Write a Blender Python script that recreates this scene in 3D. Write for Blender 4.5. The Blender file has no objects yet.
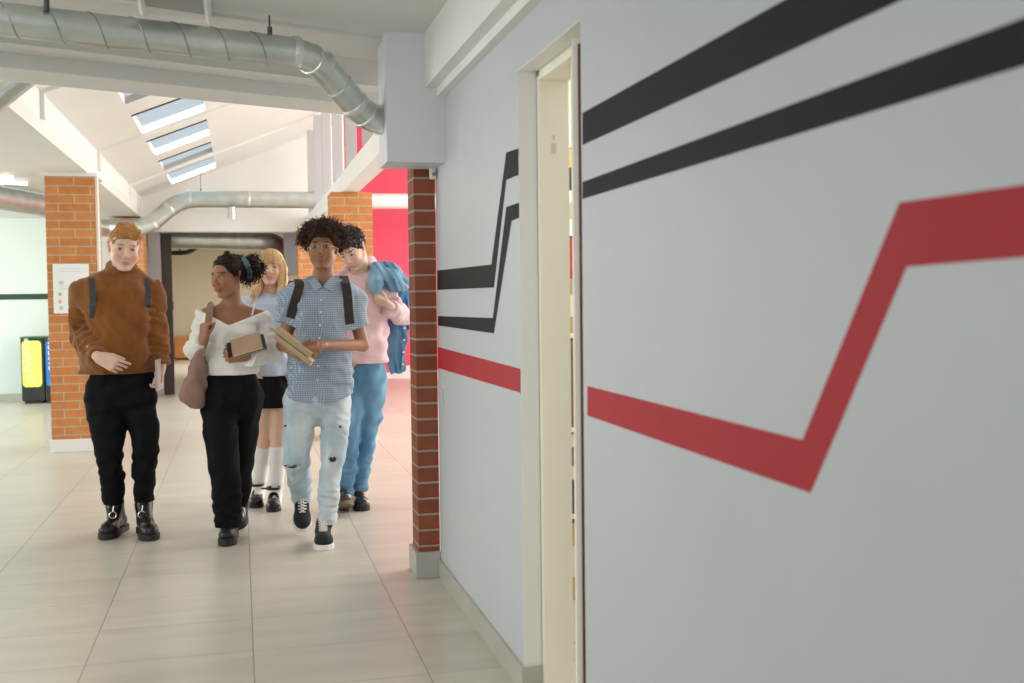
import bpy, bmesh, math, random
import numpy as np
from mathutils import Vector, Matrix

# ------------------------------------------------------------------ camera
CAM_H = 1.333
FPX, PIT, YAW, ROL = 1093.4, .041185, .243578, -.011242
_fw = np.array([math.sin(YAW)*math.cos(PIT), math.cos(YAW)*math.cos(PIT), -math.sin(PIT)])
_r0 = np.array([math.cos(YAW), -math.sin(YAW), 0.]); _u0 = np.cross(_r0, _fw)
_c, _s = math.cos(ROL), math.sin(ROL)
_R = _c*_r0+_s*_u0; _U = -_s*_r0+_c*_u0
scene = bpy.context.scene
C = scene.collection
cd = bpy.data.cameras.new('camera'); cam = bpy.data.objects.new('camera', cd); C.objects.link(cam)
cam.matrix_world = Matrix(((_R[0], _U[0], -_fw[0], 0), (_R[1], _U[1], -_fw[1], 0), (_R[2], _U[2], -_fw[2], CAM_H), (0, 0, 0, 1)))
cd.sensor_width = 36; cd.lens = 36*FPX/1024; cd.clip_start = .05; cd.clip_end = 200
cd.dof.use_dof = True; cd.dof.focus_distance = 5.9; cd.dof.aperture_fstop = 3.2
scene.camera = cam

def on(px, py, ax, v):
    """point of the place seen at pixel px,py on the plane where axis ax equals v"""
    d = _fw+_R*(px-512)/FPX-_U*(py-341.5)/FPX
    o = np.array([0, 0, CAM_H]); t = (v-o[ax])/d[ax]
    return o+t*d
def A(px, py, y): return on(px, py, 1, y)

# ------------------------------------------------------------------ world, lights, exposure
w = bpy.data.worlds.new('sky'); scene.world = w; w.use_nodes = True
bg = w.node_tree.nodes['Background']; bg.inputs[0].default_value = (.80, .92, 1, 1); bg.inputs[1].default_value = .9
vs = scene.view_settings
vs.view_transform = 'Standard'; vs.look = 'None'; vs.gamma = 1; vs.use_curve_mapping = False; vs.exposure = 0.12

def area(name, loc, target, sx, sy, power, col=(1, 1, 1)):
    l = bpy.data.lights.new(name, 'AREA'); l.shape = 'RECTANGLE'; l.size = sx; l.size_y = sy; l.energy = power; l.color = col
    o = bpy.data.objects.new(name, l); C.objects.link(o); o.location = loc
    o.rotation_euler = (Vector(target)-Vector(loc)).to_track_quat('-Z', 'Y').to_euler()
    return o
area('camera_side_fill', (-1.6, -2.6, 1.7), (-.3, 6, 1.2), 3.4, 1.7, 27, (.93, .97, 1))            # fill light added behind the camera, no window there
area('left_near_fill', (-6.5, 5.5, 1.5), (0, 7, 1.0), 5.0, 2.0, 120, (.96, 1, .97))       # unseen fill light added at the left, no glazing behind it
area('left_far_fill', (-6.0, 12.5, 1.5), (0, 13, 1.2), 5.0, 2.0, 205, (.92, 1, .96))  # second unseen fill added at the left, brightens the low ceiling
area('side_hall_fill', (6.8, 11.0, 2.3), (0, 11.0, 2.6), 10.0, 3.4, 430, (1, .97, .95))        # unseen area light added to brighten the sloped roof
area('side_hall_daylight', (3.4, 10.5, 4.4), (2.6, 11.0, 0), 3.0, 9.0, 330, (1, .97, .95))        # tall hall on the right
area('overhead_fill', (-1.3, 3.3, 2.46), (-1.0, 4.2, 0), 1.2, 1.2, 38, (1, .96, .90))  # added overhead to brighten the people's fronts; no lamp is fitted here
area('store_room_lamp', (2.0, 3.7, 2.4), (1.7, 4.0, 0), .8, .8, 28, (1, .90, .74))
area('passage_lamp', (.2, 22.5, 2.5), (.2, 22.8, 0), 2.5, 3.0, 170, (1, .95, .86))

# ------------------------------------------------------------------ materials
def nn(nt, t, **k):
    n = nt.nodes.new(t)
    for a, b in k.items():
        if a.startswith('i_'):
            n.inputs[a[2:].replace('_', ' ')].default_value = b
        else: setattr(n, a, b)
    return n
def mat(name, col, rough=.6, metal=0., bump=0., bscale=60., var=0., vscale=4., spec=.5, attr=False, sss=0., emit=None, estr=0., trans=0., stretch=None, sheen=0.):
    m = bpy.data.materials.new(name); m.use_nodes = True; nt = m.node_tree
    b = nt.nodes['Principled BSDF']
    b.inputs['Base Color'].default_value = (*col, 1); b.inputs['Roughness'].default_value = rough
    b.inputs['Metallic'].default_value = metal; b.inputs['Specular IOR Level'].default_value = spec
    if trans: b.inputs['Transmission Weight'].default_value = trans
    if sheen: b.inputs['Sheen Weight'].default_value = sheen
    if emit: b.inputs['Emission Color'].default_value = (*emit, 1); b.inputs['Emission Strength'].default_value = estr
    tc = nt.nodes.new('ShaderNodeTexCoord'); vec = tc.outputs['Object']
    if stretch:
        mp = nn(nt, 'ShaderNodeMapping'); mp.inputs['Scale'].default_value = stretch; nt.links.new(vec, mp.inputs[0]); vec = mp.outputs[0]
    src = None
    if attr:
        a = nn(nt, 'ShaderNodeAttribute', attribute_name='Col'); src = a.outputs['Color']
    if var:
        n = nn(nt, 'ShaderNodeTexNoise'); n.inputs['Scale'].default_value = vscale; n.inputs['Detail'].default_value = 4; nt.links.new(vec, n.inputs['Vector'])
        mr = nn(nt, 'ShaderNodeMapRange'); mr.inputs[1].default_value = .3; mr.inputs[2].default_value = .7
        mr.inputs[3].default_value = 1-var; mr.inputs[4].default_value = 1+var; nt.links.new(n.outputs['Fac'], mr.inputs[0])
        mx = nn(nt, 'ShaderNodeVectorMath', operation='SCALE')
        if src: nt.links.new(src, mx.inputs[0])
        else: mx.inputs[0].default_value = col
        nt.links.new(mr.outputs[0], mx.inputs['Scale']); src = mx.outputs[0]
    if src: nt.links.new(src, b.inputs['Base Color'])
    if bump:
        n = nn(nt, 'ShaderNodeTexNoise'); n.inputs['Scale'].default_value = bscale; n.inputs['Detail'].default_value = 3; nt.links.new(vec, n.inputs['Vector'])
        bp = nn(nt, 'ShaderNodeBump'); bp.inputs['Strength'].default_value = bump; bp.inputs['Distance'].default_value = .01
        nt.links.new(n.outputs['Fac'], bp.inputs['Height']); nt.links.new(bp.outputs[0], b.inputs['Normal'])
    return m

M = {}
M['paint'] = mat('grey_white_paint', (.525, .54, .565), .5, var=.02, vscale=2, bump=.05, bscale=120)
M['white'] = mat('white_paint', (.80, .79, .76), .55, var=.015, vscale=3)
M['ceil'] = mat('ceiling_paint', (.72, .72, .69), .7, var=.015, vscale=2)
M['cream'] = mat('cream_paint', (.90, .85, .72), .4)
M['black_stripe'] = mat('charcoal_wall_paint', (.018, .018, .017), .7, var=.05, spec=.2)
M['red_stripe'] = mat('red_wall_paint', (.43, .022, .034), .6, var=.04, spec=.25)
M['redwall'] = mat('crimson_wall_paint', (.74, .065, .13), .5, var=.02)
M['green_stripe'] = mat('dark_green_wall_paint', (.01, .045, .03), .5)
M['hallwall'] = mat('pale_mint_wall_paint', (.66, .735, .69), .5)
M['beige'] = mat('beige_wall_paint', (.62, .54, .41), .6)
M['greymetal'] = mat('grey_painted_metal', (.30, .30, .31), .45)
M['fin'] = mat('silver_grey_fin_paint', (.46, .45, .46), .4, metal=.2)
M['dark'] = mat('dark_brown_paint', (.035, .022, .018), .5)
M['rubber'] = mat('brown_door_seal', (.13, .03, .02), .5)
M['wood'] = mat('orange_wood', (.50, .20, .06), .5, var=.15, vscale=8)
M['basetile'] = mat('grey_skirting_tile', (.44, .42, .37), .35, var=.08, vscale=5)
M['concrete'] = mat('grey_concrete', (.40, .39, .36), .6, var=.1, vscale=6, bump=.1, bscale=40)
M['paper'] = mat('white_paper', (.85, .86, .86), .5)
M['galv'] = mat('galvanised_steel', (.60, .64, .61), .33, metal=.85, var=.10, vscale=7)
M['galvband'] = mat('bright_steel_joint', (.70, .71, .70), .3, metal=.8, var=.15, vscale=30, bump=.4, bscale=60)
M['darkmetal'] = mat('dark_steel', (.08, .08, .08), .4, metal=.6)
M['vent'] = mat('grey_ceiling_panel', (.40, .40, .40), .5)
M['glow'] = mat('bright_white_glow', (1, 1, 1), .5, emit=(1, .99, .97), estr=5)  # tube lights, and daylight put onto the skylight reveals as glow
M['skypane'] = mat('pale_blue_pane', (.05, .06, .065), .9, spec=0, emit=(.80, .92, 1), estr=.60)  # sky behind the pane put in as its own glow

def brick_mat(name, c1, c2, mortar, scl=1.0):
    m = bpy.data.materials.new(name); m.use_nodes = True; nt = m.node_tree; b = nt.nodes['Principled BSDF']; b.inputs['Roughness'].default_value = .75
    g = nn(nt, 'ShaderNodeNewGeometry'); sp = nn(nt, 'ShaderNodeSeparateXYZ'); nt.links.new(g.outputs['Position'], sp.inputs[0])
    ad = nn(nt, 'ShaderNodeMath', operation='ADD'); nt.links.new(sp.outputs[0], ad.inputs[0]); nt.links.new(sp.outputs[1], ad.inputs[1])
    cb = nn(nt, 'ShaderNodeCombineXYZ'); nt.links.new(ad.outputs[0], cb.inputs[0]); nt.links.new(sp.outputs[2], cb.inputs[1])
    br = nn(nt, 'ShaderNodeTexBrick', offset=.5); nt.links.new(cb.outputs[0], br.inputs['Vector'])
    br.inputs['Color1'].default_value = (*c1, 1); br.inputs['Color2'].default_value = (*c2, 1); br.inputs['Mortar'].default_value = (*mortar, 1)
    br.inputs['Scale'].default_value = 1; br.inputs['Mortar Size'].default_value = .005; br.inputs['Mortar Smooth'].default_value = .1
    br.inputs['Brick Width'].default_value = .262; br.inputs['Row Height'].default_value = .0757; br.inputs['Bias'].default_value = 0
    n = nn(nt, 'ShaderNodeTexNoise'); n.inputs['Scale'].default_value = 18; nt.links.new(g.outputs['Position'], n.inputs['Vector'])
    mr = nn(nt, 'ShaderNodeMapRange'); mr.inputs[3].default_value = .8; mr.inputs[4].default_value = 1.2; nt.links.new(n.outputs['Fac'], mr.inputs[0])
    mx = nn(nt, 'ShaderNodeVectorMath', operation='SCALE'); nt.links.new(br.outputs['Color'], mx.inputs[0]); nt.links.new(mr.outputs[0], mx.inputs['Scale'])
    nt.links.new(mx.outputs[0], b.inputs['Base Color'])
    bp = nn(nt, 'ShaderNodeBump', invert=True); bp.inputs['Strength'].default_value = .8; bp.inputs['Distance'].default_value = .006
    nt.links.new(br.outputs['Fac'], bp.inputs['Height']); nt.links.new(bp.outputs[0], b.inputs['Normal'])
    return m
M['brick'] = brick_mat('orange_brick', (.60, .235, .07), (.52, .19, .05), (.52, .42, .30))
M['brickshade'] = brick_mat('shaded_brick', (.27, .070, .028), (.21, .052, .022), (.34, .30, .24))  # same brick as the other pillars with shade put into its colour

def tile_mat():
    m = bpy.data.materials.new('large_beige_floor_tiles'); m.use_nodes = True; nt = m.node_tree; b = nt.nodes['Principled BSDF']
    g = nn(nt, 'ShaderNodeNewGeometry'); sp = nn(nt, 'ShaderNodeSeparateXYZ'); nt.links.new(g.outputs['Position'], sp.inputs[0])
    def mth(op, a, bb=None):
        n = nn(nt, 'ShaderNodeMath', operation=op)
        for i, v in enumerate((a, bb)):
            if v is None: continue
            if isinstance(v, (int, float)): n.inputs[i].default_value = v
            else: nt.links.new(v, n.inputs[i])
        return n.outputs[0]
    masks = []; ids = []
    for o, off, sz in ((0, .023, .60), (1, 4.217, .4346)):
        q = mth('DIVIDE', mth('SUBTRACT', sp.outputs[o], off), sz)
        fl = mth('FLOOR', q); fr = mth('SUBTRACT', q, fl)
        dd = mth('MINIMUM', fr, mth('SUBTRACT', 1.0, fr)); dd = mth('MULTIPLY', dd, sz)
        masks.append(mth('LESS_THAN', dd, .0024 if o == 0 else .0016)); ids.append(fl)
    grout = mth('MAXIMUM', masks[0], masks[1])
    cb = nn(nt, 'ShaderNodeCombineXYZ'); nt.links.new(ids[0], cb.inputs[0]); nt.links.new(ids[1], cb.inputs[1])
    wn = nn(nt, 'ShaderNodeTexWhiteNoise'); nt.links.new(cb.outputs[0], wn.inputs[0])
    mp = nn(nt, 'ShaderNodeMapping'); mp.inputs['Scale'].default_value = (1.2, 7, 1); nt.links.new(g.outputs['Position'], mp.inputs[0])
    va = nn(nt, 'ShaderNodeVectorMath', operation='ADD'); nt.links.new(mp.outputs[0], va.inputs[0]); nt.links.new(wn.outputs['Color'], va.inputs[1])
    n = nn(nt, 'ShaderNodeTexNoise'); n.inputs['Scale'].default_value = 1.3; n.inputs['Detail'].default_value = 6; nt.links.new(va.outputs[0], n.inputs['Vector'])
    v = mth('ADD', mth('MULTIPLY', mth('SUBTRACT', n.outputs['Fac'], .5), .42), mth('MULTIPLY', mth('SUBTRACT', wn.outputs['Value'], .5), .07))
    v = mth('ADD', v, 1.0)
    mx = nn(nt, 'ShaderNodeVectorMath', operation='SCALE'); mx.inputs[0].default_value = (.565, .535, .465); nt.links.new(v, mx.inputs['Scale'])
    mi = nn(nt, 'ShaderNodeMix', data_type='RGBA'); nt.links.new(grout, mi.inputs['Factor']); nt.links.new(mx.outputs[0], mi.inputs[6]); mi.inputs[7].default_value = (.30, .27, .22, 1)
    nt.links.new(mi.outputs[2], b.inputs['Base Color'])
    nt.links.new(mth('ADD', mth('MULTIPLY', n.outputs['Fac'], .18), .24), b.inputs['Roughness'])
    b.inputs['Specular IOR Level'].default_value = .55
    bp = nn(nt, 'ShaderNodeBump', invert=True); bp.inputs['Strength'].default_value = .4; bp.inputs['Distance'].default_value = .002
    nt.links.new(grout, bp.inputs['Height']); nt.links.new(bp.outputs[0], b.inputs['Normal'])
    return m
M['tile'] = tile_mat()

# ------------------------------------------------------------------ mesh helpers
def link(name, me, m, parent=None, smooth=False):
    o = bpy.data.objects.new(name, me); C.objects.link(o)
    for x in (m if isinstance(m, (list, tuple)) else [m]): me.materials.append(x)
    if parent: 
        o.parent = parent
    if smooth:
        for p in me.polygons: p.use_smooth = True
    return o
class MB:
    """collects shapes into one mesh; .build links it as one object (origin given, world coordinates in)"""
    def __init__(s): s.v = []; s.f = []; s.mi = []
    def add(s, vs, fs, mi=0):
        b = len(s.v); s.v += [tuple(float(c) for c in v) for v in vs]; s.f += [tuple(i+b for i in f) for f in fs]; s.mi += [mi]*len(fs)
    def box(s, a, b, mi=0, rot=None, c=None):
        x0, y0, z0 = a; x1, y1, z1 = b
        vs = [(x0, y0, z0), (x1, y0, z0), (x1, y1, z0), (x0, y1, z0), (x0, y0, z1), (x1, y0, z1), (x1, y1, z1), (x0, y1, z1)]
        if rot is not None:
            R = Matrix(rot) if not isinstance(rot, Matrix) else rot
            vs = [tuple(Vector(c)+R @ Vector(v)) for v in vs]
        s.add(vs, [(0, 3, 2, 1), (4, 5, 6, 7), (0, 1, 5, 4), (1, 2, 6, 5), (2, 3, 7, 6), (3, 0, 4, 7)], mi)
        return s
    def prism(s, pts, n, mi=0):
        """extrude polygon pts (3-D) by vector n"""
        k = len(pts); p2 = [tuple(np.array(p)+np.array(n)) for p in pts]
        s.add(list(map(tuple, pts))+p2, [tuple(range(k))[::-1], tuple(range(k, 2*k))]+[(i, (i+1) % k, k+(i+1) % k, k+i) for i in range(k)], mi)
        return s
    def tube(s, pts, r, n=12, mi=0, caps=True):
        pts = [np.array(p, float) for p in pts]; rs = r if hasattr(r, '__len__') else [r]*len(pts)
        T = [pts[min(i+1, len(pts)-1)]-pts[max(i-1, 0)] for i in range(len(pts))]; T = [t/(np.linalg.norm(t)+1e-9) for t in T]
        a = np.array([0, 0, 1.]) if abs(T[0][2]) < .9 else np.array([1., 0, 0])
        u = np.cross(T[0], a); u /= np.linalg.norm(u); vs = []
        for p, t, rr in zip(pts, T, rs):
            u = u-t*(u@t); u /= np.linalg.norm(u)+1e-9; v = np.cross(t, u)
            vs += [p+rr*(math.cos(2*math.pi*k/n)*u+math.sin(2*math.pi*k/n)*v) for k in range(n)]
        fs = [(i*n+k, i*n+(k+1) % n, (i+1)*n+(k+1) % n, (i+1)*n+k) for i in range(len(pts)-1) for k in range(n)]
        if caps: fs += [tuple(range(n))[::-1], tuple(range((len(pts)-1)*n, len(pts)*n))]
        s.add(vs, fs, mi); return s
    def build(s, name, m, parent=None, smooth=False, origin=None, bevel=0, kind=None):
        org = np.zeros(3)
        if parent is not None: org = np.array(parent_org(parent))
        elif origin is not None: org = np.array(origin, float)
        me = bpy.data.meshes.new(name); me.from_pydata([tuple(np.array(v)-org) for v in s.v], [], s.f); me.update()
        for p, i in zip(me.polygons, s.mi): p.material_index = i
        bm = bmesh.new(); bm.from_mesh(me); bmesh.ops.recalc_face_normals(bm, faces=bm.faces); bm.to_mesh(me); bm.free()
        o = link(name, me, m, parent, smooth)
        if parent is None: o.location = org
        if bevel:
            bv = o.modifiers.new('bevel', 'BEVEL'); bv.width = bevel; bv.segments = 2; bv.limit_method = 'ANGLE'
        if smooth:
            try: me.set_sharp_from_angle(angle=math.radians(40))
            except Exception: pass
        if kind: o['kind'] = kind
        return o
_org = {}
def parent_org(p):
    return _org[p.name] if p.name in _org else tuple(Vector(p.location)+(Vector(parent_org(p.parent)) if p.parent else Vector((0, 0, 0))))
def thing(name, label, cat, loc, group=None):
    o = bpy.data.objects.new(name, None); C.objects.link(o); o.location = loc; o['label'] = label; o['category'] = cat
    o.empty_display_size = .1
    if group: o['group'] = group
    return o
def tag(o, label, cat, group=None, kind=None):
    o['label'] = label; o['category'] = cat
    if group: o['group'] = group
    if kind: o['kind'] = kind
    return o

# ------------------------------------------------------------------ setting: floor, walls, ceilings
XW = .905
MB().box((-9, -4, -.1), (7, 27, 0)).build('floor', M['tile'], kind='structure')
YN, YF, DH = 2.84, 3.515, 2.075           # door opening in the right wall
wr = MB()
wr.box((XW, -3, 0), (1.06, YN, 2.75)); wr.box((XW, YF, 0), (1.06, 5.10, 2.75)); wr.box((XW, YN, DH), (1.06, YF, 2.75))
wall_right = wr.build('wall_right', M['paint'], kind='structure')
def stripe(poly, m):
    pts = [on(x, y, 0, XW) for x, y in poly]
    MB().prism(pts, (-.0008, 0, 0)).build('painted_stripe', m, wall_right)
stripe([(582.7, 113), (790, -3), (1100, -160), (1100, -100), (893, 4), (582.7, 145)], M['black_stripe'])
stripe([(582.7, 182), (1024, 18), (1100, -10), (1100, 42), (1024, 65.7), (582.7, 199)], M['black_stripe'])
stripe([(587.5, 386), (802.7, 440), (899.7, 202.5), (1024, 184.7), (1120, 171), (1120, 250), (1024, 257.3), (906.8, 266.7), (810.7, 493), (587.5, 415.5)], M['red_stripe'])
stripe([(437.5, 270.5), (491.5, 264.5), (506.4, 152.5), (519.4, 148), (519.4, 174.5), (506.4, 180), (494, 287.5), (437.5, 290)], M['black_stripe'])
stripe([(438, 316), (493, 318), (506.4, 207), (519.4, 202.5), (519.4, 217.5), (511.7, 221), (494, 333.4), (438, 325.5)], M['black_stripe'])
stripe([(438.2, 347), (520.6, 368.8), (520.6, 392.8), (438.2, 368)], M['red_stripe'])
MB().box((XW-.012, YF, 0), (XW, 5.1, .09)).box((XW-.012, -3, 0), (XW, YN, .09)).box((XW-.012, YF-.012, 0), (.968, YF, .09)).build('baseboard_right', M['basetile'], kind='structure')
MB().box((.818, -3, 2.262), (XW, 4.84, 2.75)).box((.868, -3, 2.225), (XW, 4.84, 2.262)).build('trim_1', M['white'], kind='structure')
BXL, BXZ = on(386.5, 119, 1, 4.83)[0], on(415, 162, 1, 4.83)[2]
MB().box((BXL, 4.83, BXZ), (XW+.01, 5.10, 2.75)).box((.69, 5.10, 1.965), (.955, 5.27, 2.75)).build('trim_2', mat('pale_grey_paint', (.68, .685, .71), .5, var=.02, vscale=2), kind="structure")      # boxed end of the partition above the brick pier

# door frame and leaf
door = MB()
door.box((XW-.002, YF-.003, .09), (.964, YF, DH))                       # white plaster reveal
door.box((XW-.002, YN, DH-.003), (.964, YF, DH))
dr = door.build('door_1', M['white'], kind='structure')
MB().box((.966, YF-.035, 0), (1.066, YF-.003, DH-.02)).box((.966, YN+.03, DH-.035), (1.066, YF-.035, DH-.003)).build('door_frame', M['cream'], dr)
dirn = np.array([math.sin(.292), math.cos(.292), 0]); nrm = np.array([math.cos(.292), -math.sin(.292), 0])
hp = np.array([.880, 2.845, 0.]); Rm = Matrix(((nrm[0], dirn[0], 0), (nrm[1], dirn[1], 0), (0, 0, 1)))
hp = on(582.0, 300, 1, 2.86); hp[2] = 0
lf = MB(); lf.box((-.022, 0, .01), (.016, .50, 2.03), rot=Rm, c=hp); lf.build('door_leaf', M['cream'], dr, bevel=.002)
MB().box((-.006, -.004, .01), (.004, -.0005, 2.015), rot=Rm, c=hp).box((.008, -.004, .01), (.011, -.0005, 2.015), rot=Rm, c=hp).build('door_seal', M['rubber'], dr)
# faint moulding marks on the frame
MB().box((1.005, YF-.0362, 1.80), (1.022, YF-.035, 1.835)).box((1.009, YF-.0362, 1.845), (1.018, YF-.035, 1.862)).build('frame_plate', mat('pale_plate', (.66, .62, .50), .4), dr)

# store room behind the door
MB().box((3.2, 1.0, 0), (3.3, 5.1, 2.75)).box((1.06, .9, 0), (3.3, 1.0, 2.75)).box((1.06, 5.0, 0), (3.3, 5.1, 2.75)).build('wall_storeroom', M['cream'], kind='structure')

# near ceiling with a recessed grey panel
def poly_slab(name, pts, z0, z1, m, kind='structure', parent=None):
    return MB().prism([(x, y, z0) for x, y in pts], (0, 0, z1-z0)).build(name, m, parent, kind=kind if parent is None else None)
ZC = 2.50
BL = np.array([-.833, 4.955]); BR = np.array([.711, 5.581]); bd = (BR-BL)/np.linalg.norm(BR-BL); bn = np.array([bd[1], -bd[0]])   # bn points to the camera side
L0 = BL-bd*5.0; R0 = BL+bd*1.66
# panel hole corners on z=ZC
pc = [on(x, y, 2, ZC)[:2] for x, y in ((143, 10), (209, 18), (205, -20), (137, -24))]
ncl = MB()
outer = [(-7, -3), (XW, -3), (XW, 5.1), (.66, 5.12), tuple(BL+bd*1.55+bn*.02), tuple(L0)]
ncl.prism([(x, y, ZC) for x, y in outer], (0, 0, .12))
near_ceiling = ncl.build('ceiling_near', M['ceil'], kind='structure')
cx = sum(p[0] for p in pc)/4; cy = sum(p[1] for p in pc)/4
pv = MB()
e1 = np.array(pc[1])-np.array(pc[0]); e1 /= np.linalg.norm(e1)
pv.prism([(p[0], p[1], ZC-.012) for p in pc], (0, 0, .011)); pvo = thing('ceiling_panel', 'grey rectangular panel set in the near ceiling beside the silver duct', 'ceiling panel', (cx, cy, ZC-.012))
pv.build('panel', M['vent'], pvo)
fr = MB()
for a, b in ((0, 1), (1, 2), (2, 3), (3, 0)):
    fr.tube([(pc[a][0], pc[a][1], ZC-.014), (pc[b][0], pc[b][1], ZC-.014)], .014, 4)
fr.build('frame', M['white'], pvo)
# skewed downstand beam: stepped profile
def skew_box(o0, o1, z0, z1, a=-5.0, b=1.70):
    p = [BL+bd*a+bn*o0, BL+bd*b+bn*o0, BL+bd*b+bn*o1, BL+bd*a+bn*o1]
    return [(q[0], q[1], z0) for q in p], (0, 0, z1-z0)
tb = MB(); tb.prism(*skew_box(0, -.30, 2.300, 2.75)); tb.prism(*skew_box(.17, 0, 2.365, 2.75)); tb.prism(*skew_box(.56, .17, 2.486, 2.56))
tb.build('trim_3', M['ceil'], kind='structure')

# low ceiling on the left, upstand and raised sloped roof
XE, ZL = -1.27, 2.46
def yb(x): # back edge of skewed beam
    t = (x-BL[0])/bd[0]; return BL[1]+bd[1]*t
MB().prism([(-9, yb(-9)+.3, ZL), (XE, yb(XE)+.3, ZL), (XE, 15.9, ZL), (-9, 15.9, ZL)], (0, 0, .10)).build('ceiling_left', M['ceil'], kind='structure')
def zr(x): return 2.74+.4*(x+1.28)
rf = MB()
rf.box((XE-.10, 4.6, ZL+.10), (XE, 15.9, 2.745))                              # upstand
holes = [(8.44, 9.33), (9.88, 10.91), (11.45, 12.50), (13.05, 13.95), (14.30, 15.55)]
HX0, HX1 = -.86, -.28
def roofslab(x0, x1, y0, y1): rf.prism([(x0, y0, zr(x0)), (x1, y0, zr(x1)), (x1, y1, zr(x1)), (x0, y1, zr(x0))], (0, 0, .08))
roofslab(XE-.1, HX0, 4.6, 15.9); roofslab(HX1, 1.35, 4.6, 15.9)
yy = 4.6
for a, b in holes+[(15.9, 15.9)]:
    if a > yy: roofslab(HX0, HX1, yy, a)
    yy = b
roof = rf.build('ceiling_roof', M['white'], kind='structure')
for y in (7.95, 10.99+.0, 14.10):
    rb = MB(); d = .035
    rb.prism([(XE, y-d, 2.56), (XE+.03, y-d, 2.56), (XE+.03, y-d, zr(XE+.03)-.028), (1.2, y-d, zr(1.2)-.028), (1.2, y-d, zr(1.2)), (XE, y-d, zr(XE))], (0, 2*d, 0))
    rb.build('roof_rib', M['white'], roof)
# skylights; daylight on pane and far reveal is put in as glow
for i, (a, b) in enumerate(holes):
    lab = ['pale skylight nearest the cross beam, with a grey far edge', 'widest skylight with a glowing far edge, nearest of the bright ones',
           'second skylight with a glowing far edge in the sloped roof', 'thin pale skylight between the second and the farthest bright ones', 'farthest skylight with a glowing far edge, above the far duct'][i]
    t = thing('skylight', lab, 'roof light', ((HX0+HX1)/2, (a+b)/2, zr((HX0+HX1)/2)+.06), 'skylights in the sloped roof')
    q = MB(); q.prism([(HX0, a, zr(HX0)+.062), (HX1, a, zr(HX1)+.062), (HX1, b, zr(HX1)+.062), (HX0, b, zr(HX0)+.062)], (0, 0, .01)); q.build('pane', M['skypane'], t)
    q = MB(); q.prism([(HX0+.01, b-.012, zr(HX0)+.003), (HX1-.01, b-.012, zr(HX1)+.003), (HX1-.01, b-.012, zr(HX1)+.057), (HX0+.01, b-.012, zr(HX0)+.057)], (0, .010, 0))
    q.build('far_reveal', M['vent'] if i in (0, 3) else M['glow'], t)  # stands for the far reveal; its glow replaces daylight on it
    q = MB()
    for yq in (a,): q.prism([(HX0, yq-.02, zr(HX0)-.012), (HX1, yq-.02, zr(HX1)-.012), (HX1, yq-.02, zr(HX1)-.001), (HX0, yq-.02, zr(HX0)-.001)], (0, .018, 0))
    q.build('edge_trim', M['darkmetal'] if i else M['greymetal'], t)
# back gable above the far passage, with a white beam
MB().box((-1.35, 15.9, 2.28), (1.5, 16.05, 4.2)).build('wall_gable', M['white'], kind='structure')
# left back wall
wb = MB().box((-9, 15.9, 0), (-1.30, 16.05, ZL+.1)).build('wall_back_left', M['hallwall'], kind='structure')
MB().box((-9, 15.892, 1.365), (-1.72, 15.899, 1.44)).build('painted_stripe', M['green_stripe'], wb)
MB().box((-9, 15.885, 0), (-1.72, 15.9, .10)).build('baseboard_back_left', M['basetile'], kind='structure')
MB().box((-9.1, -4, 0), (-9, 27, 2.8)).build('wall_far_left', M['hallwall'], kind='structure')
# far passage
MB().box((-2.6, 16.05, 0), (-2.5, 26, 2.62)).build('wall_passage_left', M['beige'], kind='structure')
MB().box((2.5, 18.1, 0), (2.6, 26, 2.62)).build('wall_passage_right', M['beige'], kind='structure')
MB().box((-2.6, 26, 0), (2.6, 26.1, 2.7)).build('wall_passage_end', M['beige'], kind='structure')
MB().box((-2.5, 25.985, 0), (2.5, 26, .14)).build('baseboard_passage', M['basetile'], kind='structure')
MB().box((-2.6, 16.05, 2.6), (1.3, 26.1, 2.7)).box((1.3, 18.1, 2.6), (2.6, 26.1, 2.7)).build('ceiling_passage', M['concrete'], kind='structure')
# right hall
MB().box((1.35, 18.0, 0), (7, 18.1, 4.6)).build('wall_red', M['redwall'], kind='structure')
MB().box((1.35, 17.985, 0), (7, 18.0, .10)).build('baseboard_red', M['white'], kind='structure')
MB().box((6.9, 5.1, 0), (7, 18, 4.6)).box((1.06, 5.1, 0), (7, 5.2, 4.6)).build('wall_hall_right', M['white'], kind='structure')
MB().box((1.35, 5.1, 4.55), (7, 18.1, 4.65)).build('ceiling_hall', M['white'], kind='structure')
MB().box((1.30, 16.05, 0), (1.38, 18.1, 4.6)).build('wall_red_return', M['redwall'], kind='structure')
# white longitudinal beam carried by the right-hand pillars
MB().box((.95, 5.30, 2.325), (1.10, 15.9, 2.50)).build('trim_4', M['white'], kind='structure')
# header band over the passage
MB().box((-1.27, 15.84, 2.29), (1.5, 15.9, 2.55)).build('trim_5', M['white'], kind='structure')

# ------------------------------------------------------------------ brick pillars
def pillar(x0, x1, y0, y1, ztop, m, label, plinth, pm, pz=.11, po=.012, cap=True):
    t = thing('brick_pillar', label, 'pillar', ((x0+x1)/2, (y0+y1)/2, 0), 'brick pillars')
    MB().box((x0, y0, pz), (x1, y1, ztop)).build('shaft', m, t)
    MB().box((x0-po, y0-po, 0), (x1 if po < 0 else x1+(po if x1 < .9 or x1 > .95 else 0), y1+po, pz)).build('plinth', pm, t, bevel=.003)
    if cap: MB().box((x0-.03, y0-.03, ztop), (x1+.03, y1+.03, ztop+.03)).build('cap', M['white'], t)
    return t
pillar(.802, .903, 5.105, 5.29, 1.962, M['brickshade'], 'dark shaded brick pillar at the end of the right wall, on a grey plinth', .11, M['basetile'], pz=.125, po=.018, cap=False)
pl = pillar(-1.632, -1.225, 10.3, 10.72, 2.43, M['brick'], 'orange brick pillar on the left with a white notice on it', .11, M['white'], pz=.115)
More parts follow.
